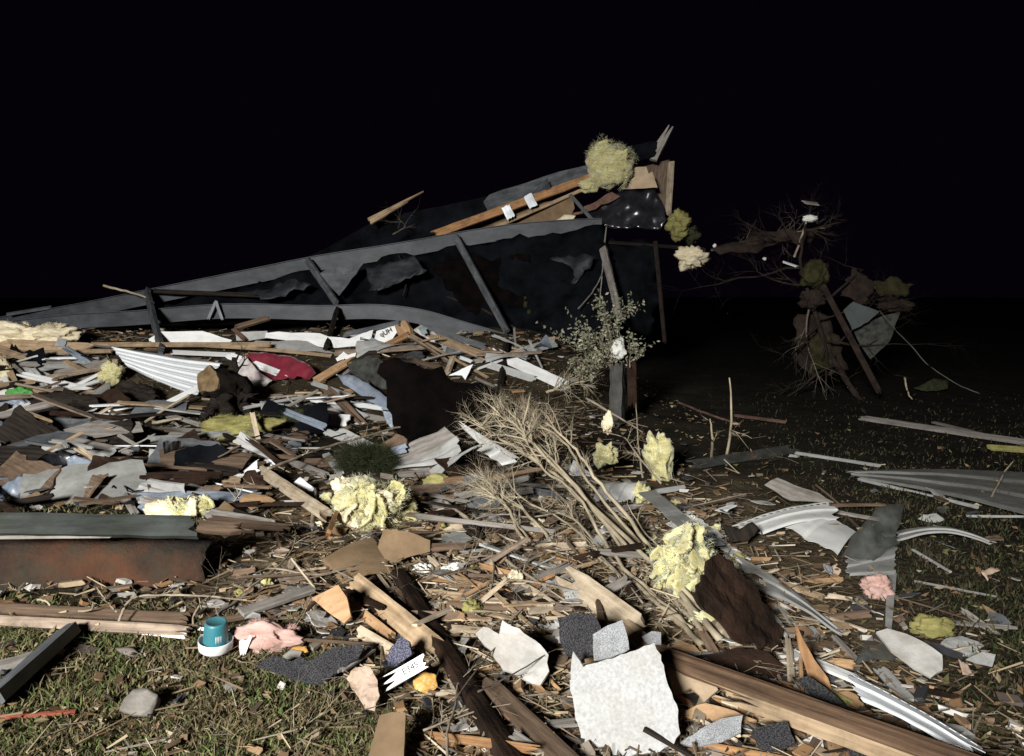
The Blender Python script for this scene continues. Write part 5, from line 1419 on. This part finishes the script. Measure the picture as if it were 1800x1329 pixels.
for a, b in (((1414, 405, 12.9), (1428, 350, 13.1)), ((1450, 590, 12.5), (1440, 640, 12.3)), ((1440, 560, 12.6), (1560, 515, 12.9)), ((1290, 440, 14.3), (1350, 458, 14.0))):
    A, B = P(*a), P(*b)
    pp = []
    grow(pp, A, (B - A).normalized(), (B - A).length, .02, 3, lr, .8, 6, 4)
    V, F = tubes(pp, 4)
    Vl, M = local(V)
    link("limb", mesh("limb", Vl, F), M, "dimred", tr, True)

# dim heap of torn sheets and boards snagged around the leaning pole
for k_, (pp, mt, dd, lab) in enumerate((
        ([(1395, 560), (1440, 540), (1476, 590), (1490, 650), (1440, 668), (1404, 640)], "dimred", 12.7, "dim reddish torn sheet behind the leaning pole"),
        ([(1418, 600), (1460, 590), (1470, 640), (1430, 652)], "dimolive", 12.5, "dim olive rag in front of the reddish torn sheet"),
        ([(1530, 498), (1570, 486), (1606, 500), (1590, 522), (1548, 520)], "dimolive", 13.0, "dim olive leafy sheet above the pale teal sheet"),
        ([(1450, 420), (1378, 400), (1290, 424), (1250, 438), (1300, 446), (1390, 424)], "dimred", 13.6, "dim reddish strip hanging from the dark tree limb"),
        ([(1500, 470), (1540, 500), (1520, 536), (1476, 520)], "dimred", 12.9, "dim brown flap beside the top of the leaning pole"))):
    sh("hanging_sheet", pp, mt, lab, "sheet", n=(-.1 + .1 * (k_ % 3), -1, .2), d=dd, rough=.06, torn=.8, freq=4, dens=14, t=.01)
# ---------------------------------------------------------------- smaller countable wreckage, each piece its own object
MARK = [(30, 587, "cream insulation batt"), (290, 650, "white metal panel"), (390, 690, "tree stump"), (490, 645, "red cloth"), (640, 690, "blue grey sheet"), (575, 738, "bright white plank"),
        (425, 752, "olive insulation heap"), (175, 752, "weathered plywood"), (360, 808, "brown door panel"), (150, 825, "blue grey tarp"), (320, 893, "oval insulation lump"), (150, 1000, "rusty beam"),
        (515, 865, "splintered post"), (652, 896, "central insulation chunk"), (640, 812, "green needle clump"), (765, 830, "tan grey plank"), (660, 975, "brown cardboard"), (430, 960, "clay clump"),
        (490, 1055, "grey tan plank"), (690, 1080, "broad tan lumber"), (780, 1150, "brown timber"), (378, 1140, "teal tub"), (460, 1125, "pink insulation"), (560, 1165, "black shingle strip"),
        (710, 1182, "lettered slat"), (638, 1212, "paper bag"), (680, 1295, "tan board end"), (240, 1236, "flat rough stone"), (905, 1150, "plaster chunk"), (1018, 1120, "black shingle slab"),
        (1100, 1240, "big drywall piece"), (1050, 1050, "striped lumber"), (1205, 1000, "ragged insulation"), (1180, 1060, "foot of the stem bundle"), (980, 850, "leaning stem bundle"), (900, 930, "small stem cluster"),
        (795, 1004, "tissue puff"), (1090, 868, "curled white panel"), (1158, 808, "ragged yellow strip"), (1310, 1070, "dark brown panel"), (1380, 915, "slotted siding panel"), (1440, 945, "folded siding panel"),
        (1530, 990, "square grey siding"), (1420, 1080, "twisted grey siding"), (1300, 1160, "brown carpet patch"), (1350, 1215, "long brown lumber"), (1250, 1285, "speckled grey shingle"), (1360, 1295, "square black shingle"),
        (1430, 1160, "orange curved shard"), (1600, 1150, "oblong drywall scrap"), (1600, 1250, "slotted siding strip"), (1660, 935, "arched siding strip"), (1650, 860, "ribbed grey panel"), (1085, 690, "broken post"),
        (780, 710, "slanting tan pole"), (700, 585, "small gable"), (560, 600, "long white trim board"), (340, 595, "bright trim board"), (110, 700, "black cloth heap"), (900, 640, "long white trim"), (1265, 760, "saplings"), (1720, 1120, "pale curved stick")]
USED = {}
KEEP = [(225, 575, 665, 640), (180, 600, 415, 712), (405, 610, 575, 690), (655, 635, 1010, 790), (345, 1090, 545, 1170), (985, 1075, 1215, 1345), (600, 1100, 790, 1270), (835, 1085, 975, 1215), (585, 830, 740, 985),
        (555, 925, 770, 1040), (1140, 905, 1275, 1100), (850, 690, 1000, 830), (335, 630, 450, 760), (0, 895, 400, 1120), (1320, 875, 1510, 990), (1490, 1170, 1740, 1340), (1150, 1130, 1500, 1345), (0, 570, 180, 615), (540, 715, 660, 800), (450, 815, 590, 925)]
def spot(u0, u1, v0, v1):
    for _ in range(60):
        u, v = fr.uniform(u0, u1), fr.uniform(v0, v1)
        if not any(a <= u <= c and b <= v <= d for a, b, c, d in KEEP):
            break
    return u, v
def fill_label(u, v, adj, kind):
    m = sorted(MARK, key=lambda q: (q[0] - u) ** 2 + ((q[1] - v) * 1.5) ** 2)
    for k in range(4):
        du, dv = u - m[k][0], (v - m[k][1]) * 1.6
        where = ("in front of" if dv > 0 else "behind") if abs(dv) > abs(du) else ("right of" if du > 0 else "left of")
        for pre in ("", "short ", "small ", "thin ", "worn ", "dusty "):
            if pre == "" or k == 0 and pre in ("",):
                lab = "%s %s %s the %s" % (adj, kind, where, m[k][2])
                if lab not in USED:
                    USED[lab] = 1
                    return lab
    lab = "%s %s between the %s and the %s" % (adj, kind, m[0][2], m[1][2])
    USED[lab] = 1
    return lab

fr = random.Random(77)
ADJ = {"pine": "tan", "pale": "pale", "orange": "orange", "brown": "brown", "grey": "weathered grey", "dark": "blackened", "walnut": "dark brown", "vinyl": "white", "vinylg": "dull grey", "ply": "orange",
       "card": "brown", "paper": "pinkish", "white": "bright white", "tar": "black", "shingle": "speckled grey", "plaster": "chalky white", "slate": "slate grey", "wool": "yellow", "woololive": "olive", "woolcream": "cream", "cotton": "white", "woolpink": "pink", "net": "dark", "umber": "dark brown", "greypine": "dingy tan", "vinyld": "dirty grey", "bluesheet": "blue grey", "twig": "grey", "drystem": "straw coloured", "bark": "dark"}
def size_word(L, a, b):
    return "short" if L < a else ("long" if L > b else "narrow")

def fill_board(u, v, mats, lmin, lmax, wmin, wmax, name, kind, group, spread=.5, lift=(.01, .12), tilt=.12, t=.015):
    L, mat = fr.uniform(lmin, lmax), fr.choice(mats)
    lf = fr.uniform(*lift)
    p = G(u, v, lf + t)
    a = fr.gauss(0, spread)
    d = Vector((math.cos(a), math.sin(a), fr.gauss(0, tilt)))
    n = Vector((fr.gauss(0, .35), -.35 + fr.gauss(0, .35), 1))
    w = fr.uniform(wmin, wmax)
    SEED[0] += 1
    o = link(name, plank_mesh(L, w, fr.uniform(.6, 1.3) * t, fr.uniform(.2, 1.6), fr.uniform(.2, 2.0), fr.gauss(0, .012), fr.uniform(.6, 1.1), .05, SEED[0]), frame(d, n, p), mat)
    tag(o, fill_label(u, v, size_word(L, lmin + (lmax - lmin) * .33, lmin + (lmax - lmin) * .7) + " " + ADJ[mat], kind), kind, group)

def fill_scrap(u, v, mats, s0, s1, name, kind, group, rough=.03, torn=.5, lift=(.01, .1), t=.006):
    s, mat = fr.uniform(s0, s1), fr.choice(mats)
    p = G(u, v, fr.uniform(*lift))
    k = fr.randint(4, 6)
    P2 = []
    e = fr.uniform(.4, 1)
    for i in range(k):
        a = 2 * math.pi * (i + fr.uniform(-.25, .25)) / k
        P2.append(Vector((math.cos(a) * s, math.sin(a) * s * e)) * fr.uniform(.7, 1.15))
    SEED[0] += 1
    V, F = sheet_mesh(P2, torn, rough, 3, (0, 0, 0), 7, SEED[0])
    a = fr.uniform(0, 6.28)
    n = Vector((fr.gauss(0, .35), -.4 + fr.gauss(0, .4), 1))
    o = link(name, mesh(name, V, F), frame(Vector((math.cos(a), math.sin(a), 0)), n, p), mat, None, rough > .04)
    solid(o, t)
    tag(o, fill_label(u, v, ("small" if s < (s0 + s1) / 2 else "broad") + " " + ADJ[mat], kind), kind, group)

# on the pile below the chassis
for _ in range(84):
    fill_board(*spot(-30, 900, 606, 735), ["pine", "greypine", "grey", "brown", "vinylg", "grey", "greypine", "white", "dark", "umber"], .35, 1.5, .04, .13, "splintered_board", "board", "splintered boards on the pile", .5, (.0, .2), .25, .025)
for _ in range(28):
    fill_scrap(*spot(-20, 880, 612, 740), ["vinylg", "white", "dark", "slate", "ply", "card", "plaster", "bluesheet"], .08, .26, "torn_scrap", "scrap", "torn scraps on the pile")
# between pile and front
for _ in range(70):
    fill_board(*spot(-20, 980, 742, 930), ["grey", "brown", "dark", "grey", "umber", "slate", "walnut", "brown"], .25, 1.0, .025, .09, "loose_plank", "plank", "loose planks between the pile and the front", .45, (.0, .1), .1, .02)
for _ in range(56):
    fill_scrap(*spot(-20, 980, 745, 930), ["vinylg", "dark", "slate", "ply", "card", "plaster", "tar", "net", "brown"] if _ % 2 else ["dark", "brown", "slate"], .05, .17, "loose_fragment", "fragment", "loose fragments between the pile and the front")
# front centre
for _ in range(130):
    u, v = spot(400, 1480, 935, 1325) if _ < 80 else (fr.uniform(1180, 1500), fr.uniform(1130, 1330))
    if v > 1150 and u < 720:
        u, v = spot(720, 1200, 940, 1325)
    fill_board(u, v, ["pine", "pale", "orange", "brown", "walnut", "ply", "grey", "brown", "dark", "pine"], .08, .5, .01, .045, "wood_splinter", "splinter", "wood splinters across the front", 1.2, (.0, .05), .14, .01)
for _ in range(50):
    u, v = spot(430, 1500, 950, 1325) if _ < 32 else (fr.uniform(1180, 1500), fr.uniform(1130, 1330))
    if v > 1150 and u < 720:
        u, v = spot(720, 1200, 940, 1325)
    fill_scrap(u, v, ["ply", "card", "paper", "plaster", "tar", "shingle", "brown", "vinylg", "cardpale" if 0 else "card", "dark"], .025, .085, "torn_fragment", "fragment", "torn fragments across the front", .04, .5, (.005, .05), .004)
for _ in range(70):
    u, v = fr.uniform(540, 1010), fr.uniform(945, 1200)
    if v > 1140 and u < 800 or any(a <= u <= c and b <= v <= d for a, b, c, d in ((560, 925, 770, 1040), (835, 1085, 975, 1215), (600, 1100, 790, 1270), (985, 1075, 1215, 1345))):
        u, v = fr.uniform(760, 1000), fr.uniform(930, 1090)
    fill_board(u, v, ["pale", "pine", "greypine", "orange", "vinylg", "pale", "brown", "ply"], .12, .6, .008, .04, "pale_splinter", "splinter", "pale splinters matted into the centre litter", 1.0, (.02, .07), .2, .008)
for _ in range(60):
    u, v = spot(430, 1300, 880, 1150)
    if v > 1120 and u < 720:
        u, v = spot(760, 1200, 900, 1090)
    fill_scrap(u, v, ["vinylg", "plaster", "white", "grey", "greypine", "card", "vinyld", "paper", "umber"], .03, .11, "broken_piece", "piece", "broken pieces packed into the centre litter", .04, .5, (.01, .08), .005)
for _ in range(30):
    fill_board(*spot(480, 1250, 870, 1110), ["greypine", "vinylg", "grey", "pale", "umber", "brown"], .2, .7, .03, .07, "split_plank", "plank", "split planks packed into the centre litter", .9, (.02, .08), .15, .014)
# on the dark lawn at the right
for _ in range(26):
    fill_scrap(fr.uniform(1280, 1790), fr.uniform(860, 1310), ["vinylg", "brown", "paper", "grey" if 0 else "slate", "vinylg", "net", "brown"], .03, .10, "lawn_scrap", "scrap", "scraps strewn over the dark lawn", .04, .5, (.005, .03), .004)
for _ in range(24):
    fill_board(fr.uniform(1250, 1790), fr.uniform(830, 1310), ["vinylg", "grey", "brown", "umber", "brown"], .12, .55, .008, .04, "lawn_splinter", "splinter", "splinters strewn over the dark lawn", 1.0, (.0, .03), .08, .01)
# large tilted sheets heaped on the pile
for _ in range(22):
    u, v = spot(-20, 900, 620, 860)
    mt = fr.choice(["dark", "slate", "grey", "brown", "umber", "vinyld", "belly", "greypine"])
    p = G(u, v, .1)
    s_ = fr.uniform(.2, .48)
    P2 = [Vector((sx * s_ * fr.uniform(.8, 1.2), sy * s_ * .55 * fr.uniform(.7, 1.3))) for sx, sy in ((-1, -1), (0, -1.1), (1, -1), (1, .2), (.7, 1), (-.2, .8), (-1, 1))]
    SEED[0] += 1
    V, F = sheet_mesh(P2, .5, .03, 3, (0, 0, 0), 12, SEED[0])
    o = link("tilted_wallboard", mesh("tilted_wallboard", V, F), frame(Vector((1, fr.gauss(0, .4), fr.gauss(0, .25))), Vector((fr.gauss(0, .4), -1, fr.uniform(.2, 1.2))), p), mt)
    solid(o, .014)
    tag(o, fill_label(u, v, "large tilted " + {"dark": "sooty", "belly": "black", "greypine": "bare wood", "vinyld": "dirty grey"}.get(mt, ADJ.get(mt, mt)), "wallboard"), "wallboard", "tilted wallboards on the pile")
# twigs
for _ in range(64):
    if _ < 40:
        u, v = fr.gauss(900, 130), fr.uniform(850, 1060)
    else:
        u, v = fr.uniform(350, 1500), fr.uniform(800, 1310)
    p = G(u, v, .04)
    a, L = fr.uniform(0, 6.28), fr.uniform(.15, .55)
    d = Vector((math.cos(a), math.sin(a), fr.uniform(0, .5))).normalized()
    paths = []
    grow(paths, p - d * L / 2, d, L, fr.uniform(.002, .0045), 2, fr, .9, 5, 3)
    V, F = tubes(paths, 4)
    V, M = local(V)
    mt = fr.choice(["twig", "drystem", "bark", "twig"])
    o = link("loose_twig", mesh("loose_twig", V, F), M, mt, None, True)
    tag(o, fill_label(u, v, size_word(L, .28, .42) + " " + ADJ[mt], "twig"), "twig", "loose twigs in the litter")
for _ in range(22):
    u, v = fr.uniform(380, 1350), fr.uniform(860, 1250)
    if v > 1120 and u < 760:
        continue
    mt = fr.choice(["wool", "woololive", "woolcream", "cotton", "woololive"])
    s = fr.uniform(4, 10)
    tuft("insulation_fluff", (u, v), s * 1.3, s, mt, fill_label(u, v, "small " + ADJ[mt], "fluff"), "fluff", fib=50, sub=3, amp=.9, group="insulation fluff in the litter")

# bent siding, crumpled plastic and loose wires wedged into the pile
for _ in range(26):
    u, v = spot(-20, 980, 600, 880)
    p = G(u, v, fr.uniform(.03, .2))
    a, L, w = fr.gauss(0, .7), fr.uniform(.3, .9), fr.uniform(.08, .2)
    d = Vector((math.cos(a), math.sin(a), fr.gauss(0, .3))).normalized()
    n = Vector((fr.gauss(-.2, .5), -.6 + fr.gauss(0, .3), 1)).normalized()
    M = frame(d, n, p)
    SEED[0] += 1
    mt = fr.choice(["vinylg", "vinyl", "slate", "bluesheet", "vinylg"])
    V, F = [], []
    bd, tw = fr.gauss(0, .05), fr.gauss(0, .7)
    for i in range(15):
        s_ = i / 14
        for j in range(9):
            tt = j / 8
            z = bd * L * math.sin(math.pi * s_) + tw * w * (s_ - .5) * (tt - .5) * 2 + .012 * ((tt * 2) % 1) + .03 * L * noise.noise((s_ * 4, tt * 3, SEED[0]))
            e = fr.uniform(-.03, .03) if i in (0, 14) else 0
            V.append(((s_ - .5 + e) * L, (tt - .5) * w, z))
    F = [(i * 9 + j, i * 9 + j + 1, (i + 1) * 9 + j + 1, (i + 1) * 9 + j) for i in range(14) for j in range(8)]
    o = link("bent_siding", mesh("bent_siding", V, F), M, mt)
    solid(o, .003)
    tag(o, fill_label(u, v, "bent " + ADJ[mt], "siding strip"), "siding", "bent siding strips in the pile")
for _ in range(16):
    u, v = spot(-20, 960, 600, 900)
    mt = fr.choice(["blackplastic", "dark", "bluesheet", "umber", "lace"])
    p = G(u, v, .06)
    s_ = fr.uniform(.1, .3)
    P2 = [Vector((math.cos(6.283 * i / 6) * s_, math.sin(6.283 * i / 6) * s_ * .7)) * fr.uniform(.6, 1.2) for i in range(6)]
    SEED[0] += 1
    V, F = sheet_mesh(P2, .6, .16, 3.5, (0, 0, 0), 14, SEED[0])
    o = link("crumpled_wrap", mesh("crumpled_wrap", V, F), frame(Vector((1, fr.gauss(0, .4), 0)), Vector((fr.gauss(-.2, .3), -.7, .8)), p), mt, None, True)
    solid(o, .004)
    tag(o, fill_label(u, v, "crumpled " + {"blackplastic": "shiny black", "dark": "sooty", "bluesheet": "blue grey", "umber": "dark brown", "greypine": "dingy tan", "vinyld": "dirty grey", "lace": "stained pale"}[mt], "wrapping"), "wrapping", "crumpled wrappings in the pile")
for _ in range(14):
    u, v = spot(0, 1000, 610, 980)
    r0 = fr.uniform(-90, 90)
    q = [(u, v), (u + r0 * .5 + 20, v - fr.uniform(5, 25)), (u + r0 + 50, v + fr.uniform(-8, 12)), (u + r0 + 90, v + fr.uniform(-12, 8))]
    mt = fr.choice(["ink", "white", "grey", "dark"])
    br("loose_wire", q, fr.uniform(2, 3.2), fill_label(u, v, "thin curling " + {"ink": "black", "white": "white", "grey": "grey", "dark": "sooty"}[mt], "wire"), mt, "wire", r1=1, lift=fr.uniform(.06, .14), wob=.4, group="loose wires in the pile")
for _ in range(46):
    fill_board(*spot(-30, 960, 600, 800), ["pine", "grey", "brown", "vinylg", "umber", "pale", "grey"], .15, .6, .02, .06, "jutting_splinter", "splinter", "splinters jutting out of the pile", .9, (.03, .2), .7, .018)
